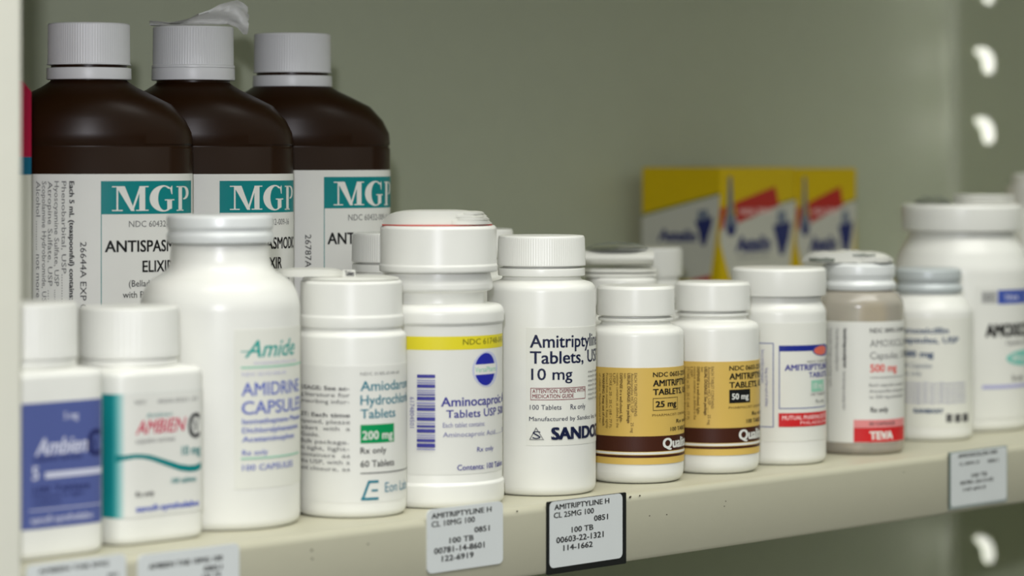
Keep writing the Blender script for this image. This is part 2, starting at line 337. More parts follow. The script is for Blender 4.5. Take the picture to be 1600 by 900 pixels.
  'loc': (-201.63, 36.23),
  'rot': 0,
  'sec': ('square', 19, 19),
  'body': [(0.0, 0, 0, None), (19.0, 0, 3, 1), (19.0, 55.45, 6, 1), (15.49, 56.5, 2, 0.2), (14.65, 57.13, 0, 0), (14.65, 62.99, 0, 0), (0.0, 62.99, 0, 0)],
  'cap': [('cap', [(0.0, 57.55, 0, None), (15.07, 57.55, 0, None), (15.07, 58.8, 0, None), (16.54, 59.22, 0.4, None), (16.54, 60.9, 0, 'rib'), (16.33, 74.5, 0, 'rib'), (15.91, 75.55, 0.8, None), (0.0, 75.55, 0, None)]),
          ('seal_ring', [(12.56, 56.71, 0, None), (16.12, 56.71, 0.5, None), (16.12, 58.59, 0.5, None), (12.56, 58.59, 0, None)])],
  'bm': 'white_plastic',
  'cm': 'white_plastic',
  'lab': None,
  'prints': [('R', -28, 19, 9.13, 48.63, 'teal_paper'), ('R', -19.900000000000002, -19.35, 9.13, 48.63, 'tealmix0'), ('R', -19.35, -18.8, 9.13, 48.63, 'tealmix1'), ('R', -18.8, -18.250000000000004, 9.13, 48.63, 'tealmix2'),
             ('R', -18.250000000000004, -17.700000000000003, 9.13, 48.63, 'tealmix3'), ('R', -17.700000000000003, -17.150000000000002, 9.13, 48.63, 'tealmix4'), ('R', -17.150000000000002, -16.6, 9.13, 48.63, 'tealmix5'),
             ('R', -16.6, -16.05, 9.13, 48.63, 'tealmix6'), ('R', -16.05, -15.5, 9.13, 48.63, 'tealmix7'), ('R', -15.5, 24, 9.13, 48.63, 'paper'), ('P', [(-18.52, 29.37), (-18.52, 26.93), (-15.97, 27.54), (-15.97, 29.18)], 'teal'),
             ('P', [(-15.97, 29.18), (-15.97, 27.54), (-12.39, 27.99), (-12.39, 29.42)], 'teal'), ('P', [(-12.39, 29.42), (-12.39, 27.99), (-9.3, 27.75), (-9.3, 29.19)], 'teal'), ('P', [(-9.3, 29.19), (-9.3, 27.75), (-5.94, 26.99), (-5.94, 28.63)], 'teal'),
             ('P', [(-5.94, 28.63), (-5.94, 26.99), (-2.04, 25.56), (-2.04, 27.41)], 'teal'), ('P', [(-2.04, 27.41), (-2.04, 25.56), (1.88, 24.16), (1.88, 26.14)], 'teal'), ('P', [(1.88, 26.14), (1.88, 24.16), (5.83, 22.77), (5.83, 24.85)], 'teal'),
             ('P', [(5.83, 24.85), (5.83, 22.77), (9.8, 22.04), (9.8, 24.12)], 'teal'), ('P', [(9.8, 24.12), (9.8, 22.04), (12.72, 22.02), (12.72, 24.11)], 'teal'), ('P', [(12.72, 24.11), (12.72, 22.02), (15.39, 22.65), (15.39, 24.73)], 'teal'),
             ('T', 'NDC', -12.13, 45.24, 1.24, -7.75, 'gray', 0, 1.0, 0, 1.0), ('T', '0024-5521-31', -3.08, 45.09, 1.24, 13.26, 'gray', 0, 1.0, 0, 1.0), ('T', 'Ambien', -7.75, 40.87, 1.24, 2.67, 'teal', 0, 1.0, 0, 1.0),
             ('T', 'AMBIEN', -11.88, 35.62, 4.33, 7.41, 'crimson_print', 0.01, 1, 0.25, 1.0), ('T', 'zolpidem tartrate', -11.88, 32.75, 1.44, 3.72, 'gray', 0, 1.0, 0, 1.0), ('T', 'C', 9.27, 33.1, 7.84, 14.59, 'darkgray', 0.015, 1.0, 0, 1.0),
             ('T', 'IV', 11.12, 34.84, 4.13, 14.06, 'darkgray', 0, 1.0, 0, 1.0), ('T', '10 mg', 6.62, 27.69, 2.89, 14.86, 'teal', 0.02, 1.0, 0, 1.0), ('T', '100 tablets', 2.4, 18.91, 1.65, 12.72, 'teal', 0.02, 1.0, 0, 1.0),
             ('T', 'Rx only', -11.88, 15.78, 1.44, -4.64, 'black', 0.02, 1.0, 0, 1.0), ('T', 'sanofi-synthelabo', -11.88, 10.87, 1.86, 14.06, 'blue_print', 0.03, 1.0, 0, 1.0)],
  'extra': [],
  'ribs': (60, 0.3)},
 {'name': 'pill_bottle',
  'label': 'large white round bottle with a grey-white screw lid and blue-on-cream label',
  'group': 'white pill bottles in the front row',
  'loc': (-155.63, 45.19),
  'rot': -0.6896,
  'sec': ('round', 27.2, 27.2),
  'body': [(0.0, 0, 0, None), (27.2, 0, 3.5, None), (27.2, 75.21, 14, None), (24.63, 81.75, 9, None), (17.0, 86.11, 7, None), (16.57, 94.17, 0, None), (15.26, 94.83, 0, None), (15.26, 101.37, 0, None), (0.0, 101.37, 0, None)],
  'cap': [('cap', [(15.7, 95.04, 0, None), (18.09, 95.04, 0.8, None), (18.2, 97.66, 1, None), (17.44, 99.19, 1, None), (18.2, 100.49, 1, None), (18.09, 103.98, 0.8, None), (16.57, 104.64, 0.5, None), (0.0, 104.75, 0, None)])],
  'bm': 'white_plastic',
  'cm': 'lid_metal',
  'lab': (4.69, 49.85, 13.96, 67.01, 'cream_paper'),
  'prints': [('T', 'Amide', 8.19, 57.66, 5.54, 30.63, 'teal_script', 0.012, 1, 0.35, 1.0), ('R', 6.86, 11.38, 59.47, 59.81, 'teal_script'), ('R', 6.86, 42.73, 53.98, 54.61, 'palegreen'),
             ('T', 'PHARMACEUTICAL, INC.', 11.61, 55.24, 0.75, 32.98, 'lavender', 0, 1.0, 0, 1.0), ('T', 'NDC 52152-056-02', 7.3, 51.53, 1.07, 25.41, 'lavender', 0, 1.0, 0, 1.0), ('T', 'AMIDRINE', 7.08, 44.96, 4.26, 35.6, 'lavblue', 0.015, 1.0, 0, 1.0),
             ('T', 'CAPSULES', 7.08, 38.8, 4.26, 37.98, 'lavblue', 0.015, 1.0, 0, 1.0), ('T', 'Isometheptene Mucate', 7.3, 35.61, 1.71, 37.03, 'lavblue', 0.02, 1.0, 0, 1.0), ('T', 'Dichloralphenazone', 7.3, 32.64, 1.71, 34.18, 'lavblue', 0.02, 1.0, 0, 1.0),
             ('T', 'Acetaminophen', 7.3, 29.67, 1.71, 30.63, 'lavblue', 0.02, 1.0, 0, 1.0), ('T', 'Rx only', 7.3, 25.22, 1.71, 16.82, 'lavblue', 0.01, 1.0, 0, 1.0), ('R', 6.86, 35.6, 23.83, 24.38, 'palegreen'),
             ('T', '100 CAPSULES', 7.3, 20.13, 1.92, 29.62, 'lavblue', 0.01, 1.0, 0, 1.0)],
  'extra': [],
  'ribs': None},
 {'name': 'pill_bottle',
  'label': 'white bottle with green 200 mg box on its label, leaflets on its cap',
  'group': 'white pill bottles in the front row',
  'loc': (-106.73, 32.74),
  'rot': -0.7349,
  'sec': ('round', 19.2, 19.2),
  'body': [(0.0, 0, 0, None), (19.2, 0, 3, None), (19.2, 62.67, 6, None), (17.45, 63.79, 2, None), (17.45, 65.36, 0, None), (16.11, 65.36, 0, None), (16.11, 71.62, 0, None), (0.0, 71.62, 0, None)],
  'cap': [('cap', [(15.66, 64.91, 0, None), (18.24, 64.91, 0.7, None), (18.24, 68.71, 0.6, None), (17.79, 69.61, 0.4, None), (17.79, 80.57, 1, None), (17.01, 81.24, 0.5, None), (0.0, 81.36, 0, None)])],
  'bm': 'white_plastic',
  'cm': 'white_plastic',
  'lab': (-36.86, 36.86, 5.49, 52.46, 'paper'),
  'prints': [('T', 'NDC 0185-0144-60', 3.09, 49.15, 1.1, 19.65, 'gray', 0, 1.0, 0, 1.0), ('T', 'Amiodarone', 3.09, 43.88, 3.31, 29.49, 'tealblue', 0.012, 1.0, 0, 1.0), ('T', 'Hydrochloride', 3.09, 39.05, 3.31, 30.83, 'tealblue', 0.012, 1.0, 0, 1.0),
             ('T', 'Tablets', 3.09, 34.44, 3.09, 17.27, 'tealblue', 0.012, 1.0, 0, 1.0), ('R', 3.09, 16.57, 25.88, 32.25, 'green'), ('T', '200 mg', 3.76, 27.18, 2.86, 15.89, 'paper', 0.02, 1.0, 0, 1.0),
             ('T', 'Rx only', 3.09, 22.36, 2.09, 12.84, 'black', 0.008, 1.0, 0, 1.0), ('T', '60 Tablets', 3.09, 17.75, 2.2, 16.57, 'black', 0.008, 1.0, 0, 1.0), ('R', 3.09, 28.48, 15.45, 15.78, 'darkgray'),
             ('P', [(3.31, 6.55), (5.8, 13.07), (6.73, 13.04), (4.21, 6.53)], 'tealblue'), ('R', 5.8, 9.64, 12.19, 13.07, 'tealblue'), ('R', 3.31, 9.64, 6.33, 7.21, 'tealblue'), ('R', 6.97, 9.39, 9.29, 9.95, 'tealblue'),
             ('T', 'Eon Labs', 12.28, 8.77, 3.31, 26.81, 'steelblue', 0, 1.0, 0, 1.0), ('T', 'USAGE: See ac-', -21.05, 44.15, 1.37, -0.66, 'gray', 0.03, 1.0, 0, 1.0), ('T', 'g literature for', -21.05, 41.84, 1.37, -0.44, 'gray', 0.005, 1.0, 0, 1.0),
             ('T', 'prescribing infor-', -21.05, 39.53, 1.37, -0.66, 'gray', 0.005, 1.0, 0, 1.0), ('T', 'ST: Each time', -21.05, 34.92, 1.37, -0.44, 'gray', 0.03, 1.0, 0, 1.0), ('T', 'opened, please', -21.05, 32.61, 1.37, -0.44, 'gray', 0.005, 1.0, 0, 1.0),
             ('T', 'ackert  with  a', -21.05, 30.3, 1.37, -0.44, 'gray', 0.005, 1.0, 0, 1.0), ('T', 'Guide.', -21.05, 28.0, 1.37, -11.46, 'gray', 0.005, 1.0, 0, 1.0), ('T', ' Bulk package.', -21.05, 25.69, 1.37, -0.88, 'gray', 0.005, 1.0, 0, 1.0),
             ('T', 'in tight, light-', -21.05, 23.38, 1.37, -0.66, 'gray', 0.005, 1.0, 0, 1.0), ('T', 'containers  as', -21.05, 21.07, 1.37, -0.44, 'gray', 0.005, 1.0, 0, 1.0), ('T', 'the USP, with a', -21.05, 18.77, 1.37, -0.44, 'gray', 0.005, 1.0, 0, 1.0),
             ('T', 'ant closure, as', -21.05, 16.46, 1.37, -0.44, 'gray', 0.005, 1.0, 0, 1.0)],
  'extra': [],
  'ribs': None},
 {'name': 'pill_bottle',
  'label': 'white bottle with a yellow label band, blue barcode and wide cap',
  'group': 'white pill bottles in the front row',
  'loc': (-63.85, 33.48),
  'rot': -0.7651,
  'sec': ('round', 22.96, 22.96),
  'body': [(0.0, 0, 0, None), (23.71, 0, 3, None), (23.71, 8.13, 1.2, None), (22.95, 9.05, 0.3, None), (22.95, 64.18, 0.3, None), (23.71, 65.33, 1.5, None), (23.71, 69.49, 4, None), (22.14, 71.33, 3, None), (16.38, 71.79, 0.5, None), (16.38, 75.71, 0.5, None),
           (19.61, 76.41, 1.3, None), (19.61, 78.71, 0.8, None), (18.91, 81.48, 0, None), (18.45, 88.4, 0, None), (0.0, 88.4, 0, None)],
  'cap': [('cap', [(18.91, 82.87, 0, None), (21.34, 82.87, 0.8, None), (21.34, 85.17, 0.5, None), (20.99, 85.86, 0.3, None), (20.99, 98.55, 1.2, None), (20.3, 99.47, 0.5, None), (0.0, 99.47, 0, None)])],
  'bm': 'white_plastic',
  'cm': 'white_plastic',
  'lab': (-48.09, 48.09, 12.09, 65.1, 'paper'),
  'prints': [('R', -44.08, 44.08, 56.08, 60.81, 'yellow_print'), ('T', 'NDC 61748-045-01', 8.8, 57.77, 2.04, 36.07, 'olive_print', 0.01, 1.0, 0, 1.0), ('E', 19.39, 48.79, 6.91, 6.36, 'lilac2'), ('E', 18.88, 48.79, 5.31, 5.79, 'royal'),
             ('R', 13.43, 24.94, 46.98, 50.6, 'paper'), ('T', 'VersaPharm', 13.71, 47.88, 1.81, 24.94, 'palegreen', 0.01, 1.0, 0, 1.0), ('T', 'Aminocaproic Acid', 0.9, 36.22, 3.17, 40.07, 'navyviolet', 0.018, 1.0, 0, 1.0),
             ('T', 'Tablets USP 500 mg', 2.71, 32.15, 2.72, 40.07, 'navyviolet', 0.012, 1.0, 0, 1.0), ('T', 'Each tablet contains:', 1.58, 28.78, 1.7, 18.2, 'violetgray', 0, 1.0, 0, 1.0),
             ('T', 'Aminocaproic Acid...........500 mg', 1.58, 25.39, 1.7, 40.07, 'violetgray', 0, 1.0, 0, 1.0), ('T', 'Rx only', 14.55, 19.75, 1.7, 23.06, 'navyviolet', 0, 1.0, 0, 1.0),
             ('T', 'Contents: 100 Tablets', 6.64, 13.56, 1.93, 32.06, 'navyviolet', 0.012, 1.0, 0, 1.0), ('V', '6174804501', -10.29, 39.42, 1.65, 28.56, 'violetgray', 0), ('R', -7.59, -1.13, 46.28, 47.41, 'navyviolet'),
             ('R', -7.59, -1.13, 45.15, 45.6, 'violetgray2'), ('R', -7.59, -1.13, 44.25, 44.81, 'violetgray2'), ('R', -7.59, -1.13, 42.78, 43.91, 'navyviolet'), ('R', -7.59, -1.13, 41.65, 42.1, 'violetgray2'), ('R', -7.59, -1.13, 40.86, 41.31, 'violetgray2'),
             ('R', -7.59, -1.13, 40.07, 40.52, 'navyviolet'), ('R', -7.59, -1.13, 38.37, 39.62, 'navyviolet'), ('R', -7.59, -1.13, 37.02, 37.7, 'violetgray2'), ('R', -7.59, -1.13, 36.12, 36.57, 'navyviolet'), ('R', -7.59, -1.13, 34.65, 35.78, 'navyviolet'),
             ('R', -7.59, -1.13, 33.52, 33.97, 'violetgray2'), ('R', -7.59, -1.13, 32.73, 33.18, 'violetgray2'), ('R', -7.59, -1.13, 31.15, 32.39, 'navyviolet'), ('R', -7.59, -1.13, 30.02, 30.47, 'violetgray2'), ('R', -7.59, -1.13, 28.78, 29.57, 'navyviolet'),
             ('R', -7.59, -1.13, 26.97, 28.21, 'navyviolet'), ('R', -7.59, -1.13, 25.84, 26.29, 'violetgray2'), ('R', -7.59, -1.13, 25.05, 25.5, 'violetgray2'), ('R', -7.59, -1.13, 23.69, 24.71, 'navyviolet'), ('R', -7.59, -1.13, 21.77, 23.13, 'navyviolet'),
             ('R', -7.59, -1.13, 20.87, 21.32, 'violetgray2')],
  'extra': [],
  'ribs': None},
 {'name': 'pill_bottle',
  'label': 'tallest narrow white bottle at centre, dark blue 10 mg lettering on its label',
  'group': None,
  'loc': (-14.03, 30.05),
  'rot': -0.8009,
  'sec': ('round', 20.2, 20.2),
  'body': [(0.0, 0, 0, None), (20.2, 0, 3.5, None), (20.2, 77.21, 7.5, None), (14.76, 78.64, 1.5, None), (14.4, 80.07, 0, None), (16.18, 80.07, 0.4, None), (16.18, 82.92, 0.4, None), (14.28, 83.16, 0, None), (14.28, 89.59, 0, None), (0.0, 89.59, 0, None)],
  'cap': [('cap', [(14.52, 83.75, 0, None), (16.42, 83.75, 0.3, None), (16.42, 84.59, 0, 'rib'), (16.14, 93.63, 0, 'rib'), (15.83, 94.94, 0.8, None), (0.0, 95.06, 0, None)])],
  'bm': 'white_plastic',
  'cm': 'white_plastic',
  'lab': (-5.68, 45.83, 18.74, 61.74, 'clear_paper'),
  'prints': [('T', 'Amitriptyline HCl', -4.24, 54.52, 4.57, 42.31, 'navyblack', 0.018, 1.0, 0, 1.0), ('T', 'Tablets, USP', -4.24, 48.68, 4.45, 31.02, 'navyblack', 0.018, 1.0, 0, 1.0), ('T', '10 mg', -3.76, 42.73, 4.1, 11.93, 'navyblack', 0.012, 1.0, 0, 1.0),
             ('F', -4.0, 18.46, 35.36, 39.8, 'wine', 0.22, 0), ('T', 'ATTENTION: DISPENSE WITH', -3.28, 37.94, 1.41, 18.08, 'wine', 0.012, 1.0, 0, 1.0), ('T', 'MEDICATION GUIDE', -3.28, 36.08, 1.41, 12.5, 'wine', 0.012, 1.0, 0, 1.0),
             ('T', '100 Tablets', -4.24, 31.86, 1.76, 7.41, 'navyblack', 0, 1.0, 0, 1.0), ('T', 'Rx only', 11.09, 31.75, 1.88, 18.46, 'navyblack', 0, 1.0, 0, 1.0),
             ('T', 'Manufactured by Sandoz Inc. for', -4.48, 27.76, 1.52, 29.97, 'navyblack', 0, 1.0, 0, 1.0), ('P', [(-4.48, 20.87), (-1.99, 25.46), (-1.75, 25.23), (-4.0, 21.07)], 'gray'),
             ('P', [(0.7, 21.15), (-1.92, 25.46), (-2.11, 25.16), (0.35, 21.29)], 'gray'), ('R', -4.36, 0.93, 20.87, 21.11, 'gray'), ('T', 'S', -3.28, 21.24, 2.81, -0.23, 'navyblack', 0, 1.0, 0, 1.0),
             ('T', 'SANDOZ', 3.52, 21.01, 4.22, 31.02, 'navyblack', 0.05, 1.0, 0, 1.0), ('T', 'each tablet contains', 20.13, 44.73, 0.94, 42.31, 'gray', 0, 1.0, 0, 1.0), ('T', 'each tablet contains', 20.13, 43.08, 0.94, 42.31, 'gray', 0, 1.0, 0, 1.0),
             ('T', 'each tablet contains', 20.13, 41.43, 0.94, 42.31, 'gray', 0, 1.0, 0, 1.0), ('T', 'each tablet contains', 20.13, 39.78, 0.94, 42.31, 'gray', 0, 1.0, 0, 1.0), ('T', 'each tablet contains', 20.13, 38.14, 0.94, 42.31, 'gray', 0, 1.0, 0, 1.0),
             ('T', 'each tablet contains', 20.13, 36.49, 0.94, 42.31, 'gray', 0, 1.0, 0, 1.0), ('T', 'each tablet contains', 20.13, 34.84, 0.94, 42.31, 'gray', 0, 1.0, 0, 1.0)],
  'extra': [],
  'ribs': (110, 0.16)},
 {'name': 'pill_bottle',
  'label': 'white bottle behind the wide capped yellow-band bottle, only its ribbed cap in view',
  'group': 'bottles in the back row',
  'loc': (-27.3, 96.06),
  'rot': -0.7498,
  'sec': ('round', 20.2, 20.2),
  'body': [(0.0, 0, 0, None), (20.2, 0, 3.5, None), (20.2, 77.21, 7.5, None), (14.76, 78.64, 1.5, None), (14.4, 80.07, 0, None), (16.18, 80.07, 0.4, None), (16.18, 82.92, 0.4, None), (14.28, 83.16, 0, None), (14.28, 89.59, 0, None), (0.0, 89.59, 0, None)],
  'cap': [('cap', [(14.52, 83.75, 0, None), (16.42, 83.75, 0.3, None), (16.42, 84.59, 0, 'rib'), (16.14, 93.63, 0, 'rib'), (15.83, 94.94, 0.8, None), (0.0, 95.06, 0, None)])],
  'bm': 'white_plastic',
  'cm': 'white_plastic',
  'lab': None,
  'prints': [],
  'extra': [],
  'ribs': (110, 0.16)},
 {'name': 'pill_bottle',
  'label': 'white bottle behind the 10 mg bottle, a sliver of its cap in view',
  'group': 'bottles in the back row',
  'loc': (31.87, 113.04),
  'rot': -0.7771,
  'sec': ('round', 20.2, 20.2),
  'body': [(0.0, 0, 0, None), (20.2, 0, 3.5, None), (20.2, 77.21, 7.5, None), (14.76, 78.64, 1.5, None), (14.4, 80.07, 0, None), (16.18, 80.07, 0.4, None), (16.18, 82.92, 0.4, None), (14.28, 83.16, 0, None), (14.28, 89.59, 0, None), (0.0, 89.59, 0, None)],
  'cap': [('cap', [(14.52, 83.75, 0, None), (16.42, 83.75, 0.3, None), (16.42, 84.59, 0, 'rib'), (16.14, 93.63, 0, 'rib'), (15.83, 94.94, 0.8, None), (0.0, 95.06, 0, None)])],
  'bm': 'white_plastic',
  'cm': 'white_plastic',
  'lab': None,
  'prints': [],
  'extra': [],
  'ribs': (110, 0.16)},
 {'name': 'pill_bottle',
  'label': 'short white bottle with ochre label showing 25 mg in an outlined box',
  'group': 'short white bottles with ochre labels',
  'loc': (37.99, 30.08),
  'rot': -0.8335,
  'sec': ('round', 18.6, 18.6),
  'body': [(0.0, 0, 0, None), (18.47, 0, 4.5, None), (18.47, 58.29, 7.5, None), (13.54, 59.77, 1.5, None), (13.05, 61.24, 0, None), (14.4, 61.24, 0.5, None), (14.4, 62.47, 0.5, None), (13.05, 62.72, 0, None), (12.8, 68.63, 0, None), (0.0, 68.63, 0, None)],
  'cap': [('cap', [(13.3, 63.34, 0, None), (15.02, 63.34, 0.4, None), (15.02, 64.44, 0.2, None), (14.9, 73.55, 1.1, None), (14.03, 74.66, 0.5, None), (0.0, 74.79, 0, None)])],
  'bm': 'white_plastic',
  'cm': 'white_plastic',
  'lab': (-40.58, 40.58, 7.62, 44.17, 'ochre'),
  'prints': [('R', -38.96, 38.96, 12.46, 18.27, 'dark_brown'), ('R', -38.96, 38.96, 11.37, 12.22, 'paper'), ('R', -38.96, 38.96, 10.16, 11.13, 'dark_brown'), ('T', 'NDC 0603-2213-21', 6.69, 40.69, 1.7, 30.84, 'black', 0.02, 1.0, 0, 1.0),
             ('T', 'AMITRIPTYLINE HCl', 6.69, 37.18, 2.31, 38.31, 'black', 0.03, 1.0, 0, 1.0), ('T', 'TABLETS, USP', 6.69, 33.91, 2.19, 29.87, 'black', 0.03, 1.0, 0, 1.0), ('F', 6.69, 19.0, 27.97, 32.69, 'black', 0.18, 0),
             ('T', '25 mg', 7.74, 29.27, 2.19, 18.08, 'black', 0.03, 1.0, 0, 1.0), ('T', 'PHARMACIST: DISPENSE IN', 6.43, 25.8, 0.85, 29.87, 'brown_gray', 0, 1.0, 0, 1.0), ('T', 'Rx only', 18.08, 22.83, 1.34, 28.57, 'black', 0.01, 1.0, 0, 1.0),
             ('T', '100 TABLETS', 14.59, 19.92, 1.46, 28.57, 'black', 0.01, 1.0, 0, 1.0), ('T', 'Qualitest', 10.79, 13.6, 3.64, 32.46, 'paper', 0.04, 1.0, 0, 1.0), ('V', 'EACH TABLET CONTAINS:', -0.48, 42.24, 1.05, 25.77, 'brown_gray', 0),
             ('V', 'Amitriptyline HCl, USP ........ 25 mg', -1.77, 42.23, 1.05, 19.71, 'brown_gray', 0), ('V', 'USUAL DOSAGE: See package', -3.06, 42.22, 1.05, 23.33, 'brown_gray', 0.03), ('V', 'insert.', -4.38, 42.2, 1.05, 40.02, 'brown_gray', 0),
             ('V', 'DISPENSE in a well-closed, light-', -5.97, 42.16, 1.05, 23.51, 'brown_gray', 0.02), ('V', 'resistant container, as defined in the', -7.34, 42.13, 1.05, 21.52, 'brown_gray', 0), ('V', 'USP.', -8.76, 42.08, 1.05, 37.72, 'brown_gray', 0),
             ('V', 'STORE at 20 - 25 C (68 - 77 F).', -10.24, 42.03, 1.05, 21.15, 'brown_gray', 0.0), ('V', 'Protect from moisture. Keep tightly', -11.8, 41.96, 1.05, 21.07, 'brown_gray', 0),
             ('V', 'WARNING: Keep out of reach', -13.47, 41.88, 1.05, 21.94, 'brown_gray', 0.03), ('V', 'of children. Manufactured for', -15.3, 41.78, 1.05, 22.79, 'brown_gray', 0)],
  'extra': [],
  'ribs': None},
 {'name': 'pill_bottle',
  'label': 'short white bottle with ochre label showing 50 mg in a black box',
  'group': 'short white bottles with ochre labels',
  'loc': (83.85, 30.66),
  'rot': -0.8601,
  'sec': ('round', 18.6, 18.6),
  'body': [(0.0, 0, 0, None), (18.47, 0, 4.5, None), (18.47, 58.29, 7.5, None), (13.54, 59.77, 1.5, None), (13.05, 61.24, 0, None), (14.4, 61.24, 0.5, None), (14.4, 62.47, 0.5, None), (13.05, 62.72, 0, None), (12.8, 68.63, 0, None), (0.0, 68.63, 0, None)],
  'cap': [('cap', [(13.3, 63.34, 0, None), (15.02, 63.34, 0.4, None), (15.02, 64.44, 0.2, None), (14.9, 73.55, 1.1, None), (14.03, 74.66, 0.5, None), (0.0, 74.79, 0, None)])],
  'bm': 'white_plastic',
  'cm': 'white_plastic',
  'lab': (-40.58, 40.58, 7.56, 44.13, 'ochre'),
  'prints': [('R', -38.96, 38.96, 12.4, 18.22, 'dark_brown'), ('R', -38.96, 38.96, 11.31, 12.16, 'paper'), ('R', -38.96, 38.96, 10.1, 11.07, 'dark_brown'), ('T', 'NDC 0603-2213-21', 6.69, 40.65, 1.75, 30.84, 'black', 0.02, 1.0, 0, 1.0),
             ('T', 'AMITRIPTYLINE HCl', 6.69, 37.14, 2.38, 38.31, 'black', 0.03, 1.0, 0, 1.0), ('T', 'TABLETS, USP', 6.69, 33.86, 2.25, 29.87, 'black', 0.03, 1.0, 0, 1.0), ('R', 6.69, 16.83, 27.92, 33.14, 'black'),
             ('T', '50 mg', 7.74, 29.34, 2.25, 15.86, 'paper', 0.03, 1.0, 0, 1.0), ('T', 'PHARMACIST: DISPENSE IN', 6.43, 25.75, 0.88, 29.87, 'brown_gray', 0, 1.0, 0, 1.0), ('T', 'Rx only', 18.09, 22.8, 1.38, 28.57, 'black', 0.01, 1.0, 0, 1.0),
             ('T', '100 TABLETS', 14.59, 19.89, 1.5, 28.57, 'black', 0.01, 1.0, 0, 1.0), ('T', 'Qualitest', 10.8, 13.55, 3.75, 32.46, 'paper', 0.04, 1.0, 0, 1.0), ('V', 'EACH TABLET CONTAINS:', -0.48, 42.2, 1.09, 25.73, 'brown_gray', 0),
             ('V', 'Amitriptyline HCl, USP ........ 25 mg', -1.77, 42.19, 1.09, 19.66, 'brown_gray', 0), ('V', 'USUAL DOSAGE: See package', -3.07, 42.18, 1.09, 23.28, 'brown_gray', 0.03), ('V', 'insert.', -4.38, 42.16, 1.09, 39.98, 'brown_gray', 0),
             ('V', 'DISPENSE in a well-closed, light-', -5.97, 42.12, 1.09, 23.46, 'brown_gray', 0.02), ('V', 'resistant container, as defined in the', -7.34, 42.09, 1.09, 21.48, 'brown_gray', 0), ('V', 'USP.', -8.76, 42.04, 1.09, 37.68, 'brown_gray', 0),
             ('V', 'STORE at 20 - 25 C (68 - 77 F).', -10.25, 41.99, 1.09, 21.11, 'brown_gray', 0.0), ('V', 'Protect from moisture. Keep tightly', -11.81, 41.93, 1.09, 21.03, 'brown_gray', 0),
             ('V', 'WARNING: Keep out of reach', -13.48, 41.85, 1.09, 21.9, 'brown_gray', 0.03), ('V', 'of children. Manufactured for', -15.31, 41.75, 1.09, 22.76, 'brown_gray', 0)],
  'extra': [],
  'ribs': None},
 {'name': 'pill_bottle',
  'label': 'white bottle behind the 25 mg ochre bottle, capped by a thick rolled leaflet',
  'group': None,
  'loc': (90.05, 85.53),
  'rot': -0.8284,
  'sec': ('round', 18.6, 18.6),
  'body': [(0.0, 0, 0, None), (18.47, 0, 4.5, None), (18.47, 58.29, 7.5, None), (13.54, 59.77, 1.5, None), (13.05, 61.24, 0, None), (14.4, 61.24, 0.5, None), (14.4, 62.47, 0.5, None), (13.05, 62.72, 0, None), (12.8, 68.63, 0, None), (0.0, 68.63, 0, None)],
  'cap': [('cap', [(13.3, 63.34, 0, None), (15.02, 63.34, 0.4, None), (15.02, 64.44, 0.2, None), (14.9, 73.55, 1.1, None), (14.03, 74.66, 0.5, None), (0.0, 74.79, 0, None)])],
  'bm': 'white_plastic',
  'cm': 'white_plastic',
  'lab': None,
  'prints': [],
  'extra': [],
  'ribs': None},
 {'name': 'pill_bottle',
  'label': 'white bottle with a blue framed label above a red bar',
  'group': 'white pill bottles in the front row',
  'loc': (128.0, 32.96),
  'rot': -0.883,
  'sec': ('round', 19.2, 19.2),
  'body': [(0.0, 0, 0, None), (19.18, 0, 3.5, None), (19.18, 62.08, 6, None), (17.22, 64.95, 2, None), (17.22, 66.0, 0.5, None), (17.22, 67.3, 0, None), (15.65, 67.56, 0, None), (15.65, 73.04, 0, None), (0.0, 73.04, 0, None)],
  'cap': [('cap', [(17.22, 67.56, 0, None), (19.18, 67.56, 0.5, None), (19.18, 78.0, 1.2, None), (18.26, 78.91, 0.5, None), (0.0, 79.04, 0, None)])],
  'bm': 'white_plastic',
  'cm': 'white_plastic',
  'lab': (-41.89, 41.89, 9.75, 57.23, 'clear_paper'),
  'prints': [('F', -23.46, -2.06, 15.4, 49.27, 'blueframe', 0.35, 1.5), ('F', 0.0, 25.13, 22.84, 48.24, 'blueframe', 0.35, 1), ('R', 0.0, 25.13, 45.93, 48.24, 'royal2'), ('E', 22.5, 45.82, 7.66, 2.33, 'blueframe'), ('E', 20.71, 45.82, 5.12, 1.81, 'coral'),
             ('T', 'NDC 53489-105-01', 12.12, 41.04, 1.03, 29.49, 'gray', 0, 1.0, 0, 1.0), ('T', 'AMITRIPTYLINE HCl', 2.32, 38.22, 2.32, 33.51, 'navyviolet', 0.03, 1.0, 0, 1.0), ('T', 'TABLETS, USP', 12.77, 35.22, 2.06, 33.51, 'navyviolet', 0.02, 1.0, 0, 1.0),
             ('R', 14.13, 22.79, 29.35, 33.99, 'palegreen2'), ('T', '10 mg', 15.21, 30.58, 2.32, 21.68, 'paper', 0.01, 1.0, 0, 1.0), ('T', '100 TABLETS', 13.78, 27.83, 1.03, 25.13, 'gray', 0, 1.0, 0, 1.0),
             ('T', 'Rx only', 16.77, 24.81, 1.54, 23.04, 'gray', 0, 1.0, 0, 1.0), ('R', -0.13, 26.14, 15.65, 21.17, 'red'), ('T', 'MUTUAL PHARMACEUTICAL', 1.28, 18.47, 1.67, 28.48, 'pinkwhite', 0.02, 1.0, 0, 1.0),
             ('T', 'PHILADELPHIA', 8.79, 16.49, 1.29, 26.81, 'pinkwhite', 0, 1.0, 0, 1.0), ('V', 'Store at controlled room temperature', -7.1, 46.61, 1.33, 33.26, 'violetgray', 0),
             ('V', 'Keep out of the reach of children', -5.47, 39.2, 1.33, 23.8, 'violetgray', 0)],
  'extra': [],
  'ribs': None},
